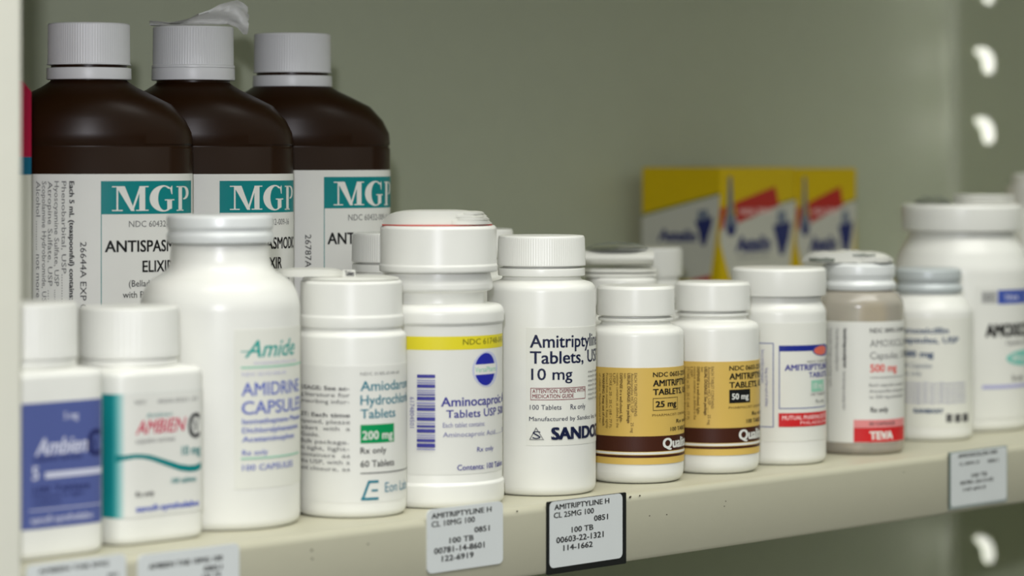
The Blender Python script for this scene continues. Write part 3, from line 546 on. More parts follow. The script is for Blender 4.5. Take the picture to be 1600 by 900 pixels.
 {'name': 'pill_bottle',
  'label': 'greyish clear bottle with a red bar label, a crumpled paper on its lid',
  'group': 'white pill bottles in the front row',
  'loc': (181.97, 33.87),
  'rot': -0.9105,
  'sec': ('round', 18.9, 18.9),
  'body': [(0.0, 0, 0, None), (18.87, 0, 3.5, None), (18.87, 63.19, 7, None), (16.17, 66.97, 2, None), (13.48, 68.05, 0, None), (13.48, 73.98, 0, None), (0.0, 73.98, 0, None)],
  'cap': [('cap', [(13.34, 68.05, 0, None), (15.23, 68.05, 0.5, None), (15.63, 70.31, 0.8, None), (14.29, 72.12, 0.3, None), (15.1, 74.61, 0.4, None), (15.1, 78.23, 0.6, None), (13.34, 79.37, 0.4, None), (0.0, 79.37, 0, None)])],
  'bm': 'clear_plastic',
  'cm': 'lid_metal',
  'lab': (-39.58, 31.34, 5.26, 55.42, 'paper'),
  'prints': [('T', 'NDC 0093-3109-05', 4.56, 50.87, 1.86, 26.39, 'darkgray', 0.02, 1.0, 0, 1.0), ('T', 'AMOXICILLIN', 4.56, 45.03, 2.93, 28.04, 'gray', 0, 1.0, 0, 1.0), ('T', 'Capsules, USP', 4.56, 39.99, 2.93, 28.04, 'gray', 0, 1.0, 0, 1.0),
             ('T', '500 mg', 4.56, 34.68, 3.06, 18.16, 'salmon', 0.03, 1.0, 0, 1.0), ('R', 4.56, 24.74, 32.15, 32.42, 'gray'), ('T', 'Each capsule contains:', 4.28, 28.58, 1.33, 24.74, 'gray', 0, 1.0, 0, 1.0),
             ('T', 'Amoxicillin trihydrate', 4.28, 26.05, 1.33, 24.74, 'gray', 0, 1.0, 0, 1.0), ('T', 'to 500 mg amoxicillin', 4.28, 23.66, 1.33, 23.75, 'gray', 0, 1.0, 0, 1.0), ('T', 'Rx only', 4.83, 17.94, 2.13, 12.98, 'darkgray', 0.02, 1.0, 0, 1.0),
             ('R', -2.13, 25.73, 11.62, 14.8, 'pink'), ('T', '50 CAPSULES', 4.28, 12.51, 1.33, 16.81, 'darkgray', 0.02, 1.0, 0, 1.0), ('R', -2.13, 25.73, 5.52, 11.49, 'red'), ('T', 'TEVA', 4.28, 6.67, 3.19, 15.57, 'paper', 0.06, 1.0, 0, 1.0),
             ('V', 'Usual adult dosage see package insert', -6.36, 52.7, 1.37, 36.23, 'darkgray', 0.04), ('V', 'Usual adult dosage see package insert', -6.64, 34.89, 1.37, 18.96, 'gray', 0),
             ('V', 'Usual adult dosage see package insert', -9.73, 52.61, 1.37, 34.8, 'gray', 0), ('V', 'Usual adult dosage see package insert', -12.98, 52.5, 1.37, 28.0, 'gray', 0),
             ('V', 'Usual adult dosage see package insert', -15.18, 51.87, 1.37, 21.21, 'gray', 0)],
  'extra': ['capsules'],
  'ribs': None},
 {'name': 'pill_bottle',
  'label': 'white bottle with a grey lid between the clear bottle and the largest jar',
  'group': 'white pill bottles in the front row',
  'loc': (249.56, 48.02),
  'rot': -0.9341,
  'sec': ('round', 19.6, 19.6),
  'body': [(0.0, 0, 0, None), (19.6, 0, 3.5, None), (19.6, 56.8, 7, None), (16.38, 61.32, 2, None), (14.12, 63.01, 0, None), (13.27, 64.14, 0, None), (13.27, 71.49, 0, None), (0.0, 71.49, 0, None)],
  'cap': [('cap', [(12.85, 64.14, 0, None), (14.83, 64.14, 0.5, None), (15.25, 66.29, 0.8, None), (13.84, 68.01, 0.3, None), (14.69, 70.37, 0.4, None), (14.69, 73.8, 0.6, None), (12.85, 74.88, 0.4, None), (0.0, 74.88, 0, None)])],
  'bm': 'white_plastic',
  'cm': 'lid_grey',
  'lab': (-27.37, 23.95, 6.14, 53.42, 'cream_paper'),
  'prints': [('T', 'Amoxicillin', -13.63, 47.01, 2.51, 9.25, 'steelnavy', 0.03, 1.0, 0, 1.0), ('T', 'Capsules, USP', -13.63, 42.83, 2.51, 14.38, 'steelnavy', 0.03, 1.0, 0, 1.0), ('T', '500 mg', -12.56, 36.74, 2.65, 2.51, 'steelnavy', 0.04, 1.0, 0, 1.0),
             ('T', '50 Capsules', -11.19, 32.05, 1.95, 1.67, 'steelnavy', 0, 1.0, 0, 1.0), ('T', 'Rx only', -11.19, 28.71, 1.67, -2.79, 'steelnavy', 0, 1.0, 0, 1.0), ('T', 'RANBAXY', -6.23, 12.45, 1.67, 6.82, 'steelnavy', 0.06, 1.0, 0, 1.0),
             ('T', 'III', 8.02, 8.49, 3.35, 10.86, 'darkgray', 0.06, 1.0, 0, 1.0), ('T', 'III', 12.21, 8.3, 3.35, 15.55, 'darkgray', 0.06, 1.0, 0, 1.0), ('T', 'III', 16.8, 8.29, 3.35, 20.78, 'darkgray', 0.06, 1.0, 0, 1.0),
             ('T', 'Usual dosage 250 mg to 500 mg every 8 hours', -11.19, 24.52, 1.26, 18.64, 'violetgray', 0, 1.0, 0, 1.0), ('T', 'Usual dosage 250 mg to 500 mg every 8 hours', -11.19, 22.57, 1.26, 18.64, 'violetgray', 0, 1.0, 0, 1.0),
             ('T', 'Usual dosage 250 mg to 500 mg every 8 hours', -11.19, 20.62, 1.26, 18.64, 'violetgray', 0, 1.0, 0, 1.0), ('T', 'Usual dosage 250 mg to 500 mg every 8 hours', -11.19, 18.67, 1.26, 18.64, 'violetgray', 0, 1.0, 0, 1.0),
             ('T', 'Usual dosage 250 mg to 500 mg every 8 hours', -11.19, 16.72, 1.26, 18.64, 'violetgray', 0, 1.0, 0, 1.0)],
  'extra': [],
  'ribs': None},
 {'name': 'pill_bottle',
  'label': 'largest white jar at the right end of the front row, leaflet lying on its lid',
  'group': 'white pill bottles in the front row',
  'loc': (301.74, 67.8),
  'rot': -0.9454,
  'sec': ('round', 31, 31),
  'body': [(0.0, 0, 0, None), (30.85, 0, 4, None), (30.85, 72.83, 13, None), (28.2, 80.46, 9, None), (24.09, 87.52, 4, None), (24.09, 89.28, 0, None), (23.5, 89.87, 0, None), (23.5, 95.74, 0, None), (0.0, 95.74, 0, None)],
  'cap': [('cap', [(23.5, 89.87, 0, None), (27.32, 89.87, 0.8, None), (27.32, 100.44, 1.2, None), (26.44, 101.91, 0.8, None), (0.0, 102.2, 0, None)])],
  'bm': 'white_plastic',
  'cm': 'white_plastic',
  'lab': (6.36, 64.93, 5.98, 65.42, 'paper'),
  'prints': [('R', 16.95, 37.87, 57.48, 63.81, 'blue_band'), ('T', 'TEVA', 20.49, 59.11, 2.31, 29.76, 'lilac', 0.02, 1.0, 0, 1.0), ('R', 9.03, 16.28, 57.94, 63.39, 'graypaper'), ('T', 'NDC', 9.94, 59.36, 2.59, 15.29, 'gray', 0, 1.0, 0, 1.0),
             ('T', 'AMOXICILLIN', 10.85, 42.97, 5.48, 47.61, 'black', 0.06, 1.0, 0, 1.0), ('T', 'Capsules, USP', 21.62, 39.16, 2.02, 37.87, 'gray', 0.01, 1.0, 0, 1.0), ('E', 35.16, 32.92, 13.53, 3.48, 'mint'),
             ('T', '500 mg', 24.82, 31.79, 2.59, 35.17, 'paper', 0.02, 1.0, 0, 1.0), ('T', 'Rx only', 25.25, 22.81, 2.59, 33.55, 'gray', 0.02, 1.0, 0, 1.0), ('R', 9.33, 43.28, 19.59, 21.17, 'lavender')],
  'extra': [],
  'ribs': None},
 {'name': 'pill_bottle',
  'label': 'white jar cut by the right photo edge, standing behind the largest jar',
  'group': 'bottles in the back row',
  'loc': (397.69, 81.73),
  'rot': -0.9769,
  'sec': ('round', 31, 31),
  'body': [(0.0, 0, 0, None), (30.85, 0, 4, None), (30.85, 83.07, 13, None), (28.2, 90.84, 9, None), (24.09, 97.69, 4, None), (24.09, 99.56, 0, None), (23.5, 100.18, 0, None), (23.5, 109.51, 0, None), (0.0, 109.51, 0, None)],
  'cap': [('cap', [(20.53, 102.67, 0, None), (20.84, 102.67, 0.8, None), (20.84, 113.87, 1.2, None), (19.91, 115.42, 0.8, None), (0.0, 115.73, 0, None)])],
  'bm': 'white_plastic',
  'cm': 'white_plastic',
  'lab': None,
  'prints': [],
  'extra': [],
  'ribs': None},
 {'name': 'pill_bottle',
  'label': 'back row bottle left of the yellow cartons, only its blurred cap in view',
  'group': 'bottles in the back row',
  'loc': (173.16, 145.13),
  'rot': -0.8379,
  'sec': ('round', 18.6, 18.6),
  'body': [(0.0, 0, 0, None), (18.56, 0, 4, None), (18.56, 66.6, 7, None), (13.71, 68.03, 1, None), (13.14, 70.89, 0, None), (12.85, 79.45, 0, None), (0.0, 79.45, 0, None)],
  'cap': [('cap', [(13.14, 70.6, 0, None), (15.13, 70.6, 0.4, None), (15.13, 82.31, 1.1, None), (14.28, 83.45, 0.5, None), (0.0, 83.59, 0, None)])],
  'bm': 'white_plastic',
  'cm': 'white_plastic',
  'lab': None,
  'prints': [],
  'extra': [],
  'ribs': None}]
TAGS = [{'name': 'shelf_tag',
  'label': 'leftmost white shelf price tag under the violet labelled bottle',
  'x': -268.56,
  'w': 37.46,
  'ht': 1.13,
  'hb': -23.19,
  'col': 'tag_white',
  'back': None,
  'prints': [('T', 'AMBIEN TAB 5MG', 4.23, -1.82, 1.35, 30.77, 'ink', 0.04, 1.0, 0, 1.0), ('T', '0851', 30.27, -5.53, 1.16, 34.47, 'ink', 0.02, 1.0, 0, 1.0)]},
 {'name': 'shelf_tag',
  'label': 'white shelf tag under the teal striped bottle, cut by the photo bottom',
  'x': -226.35,
  'w': 40.93,
  'ht': 0.01,
  'hb': -24.35,
  'col': 'tag_white',
  'back': None,
  'prints': [('T', 'AMBIEN TAB 10MG 100', 4.02, -4.8, 1.6, 34.01, 'ink', 0.04, 1.0, 0, 1.0), ('T', '0851', 26.12, -7.69, 1.6, 33.75, 'ink', 0.03, 1.0, 0, 1.0), ('T', '100 TB', 25.6, -9.88, 1.4, 33.22, 'ink', 0.02, 1.0, 0, 1.0)]},
 {'name': 'shelf_tag',
  'label': 'white shelf tag reading AMITRIPTYLINE H CL 10MG, below the yellow-band bottle',
  'x': -101.74,
  'w': 36.68,
  'ht': 3.16,
  'hb': -18.77,
  'col': 'tag_white',
  'back': None,
  'prints': [('T', 'AMITRIPTYLINE H', 1.82, -0.07, 1.76, 30.96, 'ink', 0.03, 1.0, 0, 1.0), ('T', 'CL 10MG 100', 1.82, -2.93, 1.87, 22.78, 'ink', 0.025, 1.0, 0, 1.0), ('T', '0851', 22.47, -6.63, 1.87, 30.02, 'ink', 0.025, 1.0, 0, 1.0),
             ('T', '100 TB', 10.38, -9.25, 1.87, 22.16, 'ink', 0.025, 1.0, 0, 1.0), ('T', '00781-14-8601', 3.04, -12.28, 1.98, 27.49, 'ink', 0.025, 1.0, 0, 1.0), ('T', '122-6919', 6.7, -15.17, 1.87, 22.16, 'ink', 0.025, 1.0, 0, 1.0)]},
 {'name': 'shelf_tag',
  'label': 'black backed shelf tag reading CL 25MG, below the ochre 25 mg bottle',
  'x': -42.69,
  'w': 42.0,
  'ht': 0.8,
  'hb': -25.39,
  'col': 'tag_white',
  'back': 'black',
  'prints': [('T', 'AMITRIPTYLINE H', 3.63, -2.38, 1.83, 32.65, 'ink', 0.03, 1.0, 0, 1.0), ('T', 'CL 25MG 100', 3.3, -5.33, 1.94, 24.43, 'ink', 0.025, 1.0, 0, 1.0), ('T', '0851', 24.43, -8.18, 1.94, 31.96, 'ink', 0.025, 1.0, 0, 1.0),
             ('T', '100 TB', 12.61, -11.25, 1.94, 24.09, 'ink', 0.025, 1.0, 0, 1.0), ('T', '00603-22-1321', 4.62, -14.4, 2.06, 29.56, 'ink', 0.025, 1.0, 0, 1.0), ('T', '114-1662', 8.27, -17.4, 1.94, 23.75, 'ink', 0.025, 1.0, 0, 1.0)]},
 {'name': 'shelf_tag',
  'label': 'rightmost shelf tag in a clear holder under the largest jar',
  'x': 198.46,
  'w': 41.78,
  'ht': 0.62,
  'hb': -23.39,
  'col': 'tag_white',
  'back': 'clear',
  'prints': [('T', 'AMOXICILLIN 500', 6.3, -2.26, 1.6, 34.28, 'ink', 0.03, 1.0, 0, 1.0), ('T', 'CL 500MG 50', 7.2, -5.54, 1.33, 21.33, 'ink', 0.02, 1.0, 0, 1.0), ('T', '0851', 27.32, -5.75, 1.33, 35.22, 'ink', 0.02, 1.0, 0, 1.0),
             ('T', '100 TB', 15.83, -11.06, 1.6, 26.86, 'ink', 0.02, 1.0, 0, 1.0), ('T', '00781-2613-05', 7.65, -13.62, 1.47, 31.49, 'ink', 0.02, 1.0, 0, 1.0), ('T', '147-6919', 9.92, -16.49, 1.33, 25.93, 'ink', 0.02, 1.0, 0, 1.0)]}]
CARTONS = [{'label': 'yellow and white carton with two printed faces in view, left of its twin',
  'x': 283.24,
  'y': 197.38,
  'ang': 0,
  'L': 57.96,
  'W': 51.12,
  'H': 117.91,
  'front': [('P', [(-0.0, 92.4), (57.96, 101.98), (57.96, 96.22), (52.41, 62.12), (7.66, 63.54), (-0.0, 81.51)], 'cartonwhite'), ('P', [(-0.0, 93.02), (57.96, 102.62), (57.96, 101.82), (-0.0, 92.24)], 'olive_line'),
            ('P', [(10.55, 100.98), (41.91, 108.84), (44.9, 99.27), (12.97, 90.93)], 'carton_red'), ('T', 'NASAL SPRAY', 14.9, 95.28, 2.84, 39.92, 'pinkwhite', 0.03, 1, 0, 1.0), ('P', [(-0.0, 98.31), (4.78, 99.49), (2.39, 88.93), (-0.0, 87.11)], 'carton_red'),
            ('P', [(6.22, 113.83), (8.63, 113.81), (10.07, 95.36), (12.48, 90.62), (12.0, 88.13), (3.82, 88.28), (3.82, 92.33), (5.26, 96.99)], 'steelpale'), ('E', 8.15, 87.58, 3.37, 2.81, 'navyink'),
            ('T', 'Astelin', 11.52, 77.18, 7.26, 37.93, 'navyink', 0.07, 1, 0.15, 1.0), ('P', [(39.92, 89.5), (54.42, 91.15), (52.41, 82.88), (48.4, 74.68), (45.39, 74.76), (42.4, 83.1)], 'navyink'),
            ('P', [(43.9, 96.42), (49.4, 96.98), (50.9, 90.89), (42.9, 90.08)], 'grayblue'), ('T', 'azelastine HCl', 12.97, 73.7, 1.89, 36.45, 'gray', 0, 1.0, 0, 1.0)],
  'side': [('P', [(-51.12, 94.41), (-0.0, 105.47), (-0.41, 97.06), (-6.15, 63.59), (-51.12, 62.18)], 'cartonwhite'), ('P', [(-51.12, 95.05), (-0.0, 106.09), (-0.0, 105.16), (-51.12, 93.77)], 'olive_line'),
           ('T', 'Astelin', -40.43, 81.88, 5.68, -15.23, 'navyink', 0.06, 1, 0.15, 1.0), ('P', [(-16.06, 92.13), (-4.5, 94.51), (-5.32, 90.13), (-9.44, 80.05), (-11.92, 79.99), (-13.57, 86.85)], 'navyink'),
           ('P', [(-14.4, 96.86), (-8.2, 98.2), (-6.97, 93.22), (-14.4, 92.16)], 'grayblue'), ('P', [(-18.55, 63.2), (-6.15, 65.77), (-6.15, 62.65), (-18.55, 62.26)], 'carton_red')]},
 {'label': 'yellow and white carton standing right of the two-faced carton',
  'x': 345.28,
  'y': 200.08,
  'ang': -0.1396,
  'L': 41.55,
  'W': 40,
  'H': 117.32,
  'front': [('P', [(-0.0, 91.3), (41.55, 101.48), (41.55, 95.6), (37.62, 60.72), (5.55, 61.58), (-0.0, 80.05)], 'cartonwhite'), ('P', [(-0.0, 91.94), (41.55, 102.13), (41.55, 101.32), (-0.0, 91.14)], 'olive_line'),
            ('P', [(7.64, 100.21), (30.14, 108.43), (32.27, 98.64), (9.38, 89.87)], 'carton_red'), ('T', 'NASAL SPRAY', 10.78, 94.37, 2.94, 28.72, 'pinkwhite', 0.03, 1, 0, 1.0), ('P', [(-0.0, 97.4), (3.47, 98.65), (1.73, 87.73), (-0.0, 85.83)], 'carton_red'),
            ('P', [(4.51, 113.44), (6.25, 113.44), (7.29, 94.41), (9.03, 89.55), (8.68, 86.98), (2.77, 87.07), (2.77, 91.26), (3.81, 96.07)], 'steelpale'), ('E', 5.91, 86.38, 2.43, 2.9, 'navyink'),
            ('T', 'Astelin', 8.34, 75.7, 7.51, 27.31, 'navyink', 0.07, 1, 0.15, 1.0), ('P', [(28.72, 88.6), (39.05, 90.4), (37.62, 81.94), (34.77, 73.51), (32.63, 73.56), (30.5, 82.07)], 'navyink'),
            ('P', [(31.56, 95.72), (35.48, 96.32), (36.55, 90.11), (30.85, 89.22)], 'grayblue'), ('T', 'azelastine HCl', 9.38, 72.13, 1.96, 26.24, 'gray', 0, 1.0, 0, 1.0)],
  'side': []}]
MISC = {'mgp2': (-86.75, 144.76, 173.67, -0.6804),
 'eon': (-106.73, 32.74, 81.36, -0.7349),
 'amino': (-63.85, 33.48, 99.47, -0.7651),
 'teva': (181.97, 33.87, 79.37, -0.9105),
 'big': (301.74, 67.8, 102.2, -0.9454),
 'q16': (90.05, 85.53, 74.79, -0.8284),
 'q17': (173.16, 145.13, 83.59, -0.8379)}
CHIPS = [(-57.44, -1.2, 0.5), (-39.81, -1.2, 0.5), (2.01, -1.2, 0.7), (7.27, -1.2, 0.4), (-7.38, -1.2, 0.4), (12.58, -9.14, 0.35), (22.22, -9.52, 0.3), (56.01, -7.42, 0.3), (55.26, -9.31, 0.3), (-128.84, -5.89, 0.5), (-153.99, -5.57, 0.5), (-153.71, -8.34, 0.4),
 (167.98, -5.28, 0.3), (-91.45, -1.78, 0.3)]

# ------------------------------------------------------------------ the setting
def struct(o): o['kind'] = 'structure'; return o
def wall_with_holes():
    V_, F_ = [], []
    def cell(outer, hole):
        cu = bpy.data.curves.new('panel', 'CURVE'); cu.dimensions = '2D'; cu.fill_mode = 'BOTH'; cu.extrude = .6
        for pts in [outer]+([hole] if hole else []):
            s = cu.splines.new('POLY'); s.points.add(len(pts)-1); s.use_cyclic_u = True
            for p, (x, y) in zip(s.points, pts): p.co = (x, y, 0, 1)
        o = bpy.data.objects.new('panel', cu); me = bpy.data.meshes.new_from_object(o); bpy.data.objects.remove(o)
        n = len(V_); V_.extend((560.6+v.co.z, v.co.x, v.co.y) for v in me.vertices); F_.extend(tuple(n+i for i in p.vertices) for p in me.polygons)
    cell([(-2, -460), (215, -460), (215, 300), (-2, 300)], None)
    for k in range(-9, 3):      # a kidney shaped punch: x grows towards the back; one is left unpunched
        z = 177.6+HOLE_DZ*k; yy = 238
        hole = [(yy+7.5, z+5.5), (yy+5.5, z+7.2), (yy+1.5, z+7.4), (yy-2.5, z+6), (yy-5.5, z+2.5), (yy-6.6, z-2), (yy-6, z-5.8), (yy-4, z-7.6), (yy-1, z-7.6), (yy+1.2, z-5.6), (yy+1.4, z-2), (yy+2.6, z+1.2), (yy+5.2, z+3.2)]
        cell([(215, z-HOLE_DZ/2), (262, z-HOLE_DZ/2), (262, z+HOLE_DZ/2), (215, z+HOLE_DZ/2)], None if k == -2 else hole)
    zt = 177.6+HOLE_DZ*2.5; zb = 177.6-HOLE_DZ*9.5; cell([(215, -460), (262, -460), (262, zb), (215, zb)], None); cell([(215, zt), (262, zt), (262, 300), (215, 300)], None)
    w_ = mesh_obj('wall_right', V_, F_, 'wall_paint', smooth=False); return struct(w_)
HOLE_DZ = 39.4
wall_with_holes()
struct(box('wall_back', -311, 561, 260, 262, -460, 300, 'wall_paint'))
struct(box('ceiling', -309, 560, 0, 260, 290, 292, 'cabinet_paint'))
struct(box('floor', -309, 560, 0, 260, -452, -450, 'cabinet_paint'))
struct(box('wall_left', -311, -309, 38, 260, -460, 300, 'wall_paint'))
struct(box('trim_1', -311, -271, -2, 38, -460, 300, 'post_paint', bev=1.5))
struct(box('trim_2', 562, 600, -2, 30, -460, 300, 'cabinet_paint', bev=1.5))
# rounded bend in the back right corner
V_, F_ = [], []
for i in range(7):
    t = math.radians(90*i/6); x, y = 560-7+7*math.sin(t), 260-7+7*math.cos(t)
    V_ += [(x, y, -450), (x, y, 290)]
V_ += [(560, 260, -450), (560, 260, 290)]
for i in range(6): F_.append((2*i, 2*i+2, 2*i+3, 2*i+1))
F_ += [(12, 14, 15, 13), (0, 1, 15, 14), (1, 3, 5, 7, 9, 11, 13, 15), (14, 12, 10, 8, 6, 4, 2, 0)]
struct(mesh_obj('trim_3', V_, F_, 'wall_paint', smooth=30))
# the neighbouring bay beyond the perforated side is brightly lit
struct(box('wall_beyond', 720, 724, -60, 520, -300, 420, 'white_plastic'))
area('neighbour_bay_light', (.62, .08, .06), (.76, .30, .06), .15, .45, 2.6, (1, .98, 1))

# ------------------------------------------------------------------ shelf with rolled front lip
shelf = thing('metal_shelf', 'beige painted metal shelf carrying the bottles, with a rolled front lip', 'shelf', (0, 0, 0))
def shelf_mesh():
    out = [(260, 0)]+[(3-3*math.sin(math.radians(a)), -3+3*math.cos(math.radians(a))) for a in range(0, 91, 15)]+[(0, -23.6), (.5, -24.8), (1.6, -25.2), (14, -25.2), (14, -24), (1.8, -24), (1.2, -23), (1.2, -4), (3.4, -1.4), (260, -1.4)]
    n = len(out); V_ = [(-309, y, z) for y, z in out]+[(559.5, y, z) for y, z in out]
    F_ = [(i, (i+1) % n, n+(i+1) % n, n+i) for i in range(n)]+[tuple(range(n))[::-1], tuple(range(n, 2*n))]
    return mesh_obj('shelf_panel', V_, F_, 'cabinet_paint', shelf, smooth=30)
shelf_mesh()
for x, z, s in CHIPS:
    pts = [(x+s*random.uniform(.7, 1.5)*math.cos(a*.9), -.04, z+s*random.uniform(.4, .9)*math.sin(a*.9)) for a in range(7)]
    V_ = pts+[(p[0], .02, p[2]) for p in pts]
    mesh_obj('paint_chip', V_, [tuple(range(7)), tuple(range(13, 6, -1))]+[(i, (i+1) % 7, 7+(i+1) % 7, 7+i) for i in range(7)], 'dirt', shelf, smooth=False)

# ------------------------------------------------------------------ bottles
for b in BOTTLES:
    t = thing(b['name'], b['label'], 'bottle', (*b['loc'], 0), b['rot'], b['group'])
    sec = b['sec']
    lathe('body', b['body'], b['bm'], t, sec, n=128 if sec[0] == 'square' else 96)
    for nm, pr in b['cap']:
        lathe(nm, pr, b['cm'], t, ('round', 1, 1), ribs=b['ribs'] if b['ribs'] else None)
    par = t
    if b['lab']: par = label_shell(sec, b['lab'], t)
    if b['prints']: prints('lettering', sec, b['prints'], par)
    if 'capsules' in b['extra']:
        V_, F_ = [], []
        bm = bmesh.new()
        for k in range(190):
            r, a = 12.8*math.sqrt(random.random()), random.uniform(0, 6.283); z = random.uniform(4, 17)
            M = Matrix.Translation((r*math.cos(a)*MM, r*math.sin(a)*MM, z*MM)) @ Matrix.Rotation(random.uniform(0, 3.14), 4, 'Z') @ Matrix.Rotation(random.uniform(1, 2), 4, 'X') @ Matrix.Diagonal((2.2*MM, 2.2*MM, 5*MM, 1))
            bmesh.ops.create_uvsphere(bm, u_segments=8, v_segments=6, radius=1, matrix=M)
        me = bpy.data.meshes.new('capsules'); bm.to_mesh(me); bm.free(); me.materials.append(MATS['capsule_shell'])
        me.polygons.foreach_set('use_smooth', [True]*len(me.polygons))
        o = link(bpy.data.objects.new('capsules', me), t); o['kind'] = 'stuff'

# ------------------------------------------------------------------ shelf tags
def round_plate(name, x0, x1, z0, z1, y0, y1, r, m, parent, warp=0):
    pts = []
    for cx, cz, a in ((x1-r, z1-r, 0), (x0+r, z1-r, 90), (x0+r, z0+r, 180), (x1-r, z0+r, 270)):
        pts += [(cx+r*math.cos(math.radians(a+k*18)), cz+r*math.sin(math.radians(a+k*18))) for k in range(6)]
    n = len(pts); V_ = [(x, y0, z) for x, z in pts]+[(x, y1, z) for x, z in pts]
    return mesh_obj(name, V_, [tuple(range(n)), tuple(range(2*n-1, n-1, -1))]+[(i, (i+1) % n, n+(i+1) % n, n+i) for i in range(n)], m, parent, smooth=30)
for g in TAGS:
    t = thing(g['name'], g['label'], 'tag', (g['x'], 0, 0))
    W, a, b = g['w'], g['ht'], g['hb']; par = t; e = .62
    if g['back'] == 'black':
        round_plate('backing', 0, W, b, a, -.45, 0, .6, 'tag_black', t)
        par = round_plate('sticker', 1.3, W-2.2, b+2.3, a-.15, -.6, -.45, 2, 'tag_white', t)
    elif g['back'] == 'clear':
        round_plate('holder', 0, W, b, a, -.5, 0, .8, 'tag_holder', t)
        box('holder_edge', 0, .5, -.9, 0, b, a, 'clear_edge', t)
        par = round_plate('sticker', 1.5, W-.6, b+1.2, a-.6, -.6, -.5, 1.5, 'tag_white', t)
    else: par = round_plate('sticker', 0, W, b, a, -.6, 0, 2, 'tag_white', t)
    prints('lettering', ('flat',), g['prints'], par, e0=e)

# ------------------------------------------------------------------ cartons
for c in CARTONS:
    t = thing('carton', c['label'], 'box', (c['x'], c['y'], 0), c['ang'])
    L, W, H = c['L'], min(c['W'], 54), c['H']
    body = box('body', 0, L, 0, W, 0, H, 'carton_yellow', t, bev=.4)
    # closed lid flap with a slot line
    fl_ = box('lid_flap', .6, L-.6, .8, W-.6, H, H+.35, 'carton_yellow', t)
    prints('printed_front', ('flat',), c['front'], t, e0=.1)
    if c['side']:
        s = prints('printed_side', ('flat',), c['side'], t, e0=.1); s.rotation_euler = (0, 0, math.radians(-90))
# crimson carton beside the cabinet post: bands of colour are separate printed panels
t = thing('carton', 'crimson, blue and white carton squeezed between the left post and the brown bottle', 'box', (-234, 106, 0))
def card(name, z0, z1, m, top=False):
    sh = 3.6 if top else 0
    sec = [(0, z0), (44, z0), (44, z1-sh), (44-sh, z1), (sh, z1), (0, z1-sh)] if top else [(0, z0), (44, z0), (44, z1), (0, z1)]
    n = len(sec); V_ = [(x, 0, z) for x, z in sec]+[(x, 50, z) for x, z in sec]
    return mesh_obj(name, V_, [tuple(range(n)), tuple(range(2*n-1, n-1, -1))]+[(i, (i+1) % n, n+(i+1) % n, n+i) for i in range(n)], m, t, smooth=False)
card('white_panel', 0, 118, 'cartonwhite'); card('blue_band', 118, 124.2, 'teal_card'); card('crimson_panel', 124.2, 150.5, 'crimson_card', True)

# ------------------------------------------------------------------ folded papers
def noise(x, s): return math.sin(x*1.7+s*5.1)*.5+math.sin(x*3.9+s*2.3)*.3+math.sin(x*7.3+s*9.7)*.2
def sheets(name, label, key, x0, x1, D, T, n, dome=.5, jit=.15, mats=('leaf_paper',), lift=0, yc=0, thick=.18, rot=0, crump=0, group=None, into=None, domed=False):
    px, py, pz, pr = MISC[key]
    t = into or thing(name, label, 'paper', (px, py, pz), pr+rot, group); N = 26
    for k in range(n):
        V_, F_ = [], []; f = k/max(1, n-1)
        for i in range(N+1):
            s = i/N; x = x0+(x1-x0)*s; q = abs(2*s-1); dm = max(0, 1-q**(2/dome)) if dome else 1
            yd = D*max(.15, (1-q**3.2))**.5
            for j in range(5):
                y = yc-yd+2*yd*j/4
                z = lift+.12+f*T*(dm if dome else 1)*(1-crump*.4*abs(noise(s*6, k)))+k*thick*1.15+jit*noise(s*8+j*.35, k*1.3)*(1 if k else 0)+crump*noise(s*9+j, k)*.5
                z = max(z, .1+lift+k*thick*1.1)
                V_ += [(x, y, z), (x, y, z+(thick if not domed else .25+thick*max(0, 1-q**4)**.5*(1-.0*s)+crump*noise(s*14+j*2, k+4)*.6*(1-q)))]
        def q_(i, j, a): return (i*5+j)*2+a
        for i in range(N):
            for j in range(4):
                F_ += [(q_(i,j,0), q_(i,j+1,0), q_(i+1,j+1,0), q_(i+1,j,0)), (q_(i,j,1), q_(i+1,j,1), q_(i+1,j+1,1), q_(i,j+1,1))]
            F_ += [(q_(i,0,0), q_(i+1,0,0), q_(i+1,0,1), q_(i,0,1)), (q_(i,4,0), q_(i,4,1), q_(i+1,4,1), q_(i+1,4,0))]
        for j in range(4): F_ += [(q_(0,j,0), q_(0,j,1), q_(0,j+1,1), q_(0,j+1,0)), (q_(N,j,0), q_(N,j+1,0), q_(N,j+1,1), q_(N,j,1))]
        mesh_obj('sheet', V_, F_, mats[min(k, len(mats)-1)], t, smooth=45)
    return t
t = sheets('folded_leaflet', 'round folded leaflet with a red underside on the wide cap of the yellow-band bottle', 'amino', -20.2, 19.2, 15, 0, 1, 0, 0, ('leaf_red',), thick=.4)
sheets('', '', 'amino', -20.3, 18.5, 14.6, 0, 1, 0, .05, thick=4.6, lift=.45, domed=True, into=t)
for i, (xa, lf, tk) in enumerate(((-1, .5, 1.2), (2.5, 2.0, .8), (.5, 3.1, .7), (6, 4.1, .5))):
    sheets('', '', 'amino', xa, 19.2-i*.9, 15.1-i*.25, 0, 1, 0, .25, thick=tk, lift=lf, domed=True, into=t)
t = sheets('folded_leaflet', 'flat white leaflet on the cap of the green 200 mg bottle', 'eon', -17, 16.5, 12, .4, 1, 0, .08, thick=.8, domed=True)
t = sheets('folded_leaflet', 'thicker white leaflet overhanging the left of the cap of the green 200 mg bottle', 'eon', -27, -2, 9, 0, 1, 0, .05, lift=1.15, thick=2.3, domed=True)
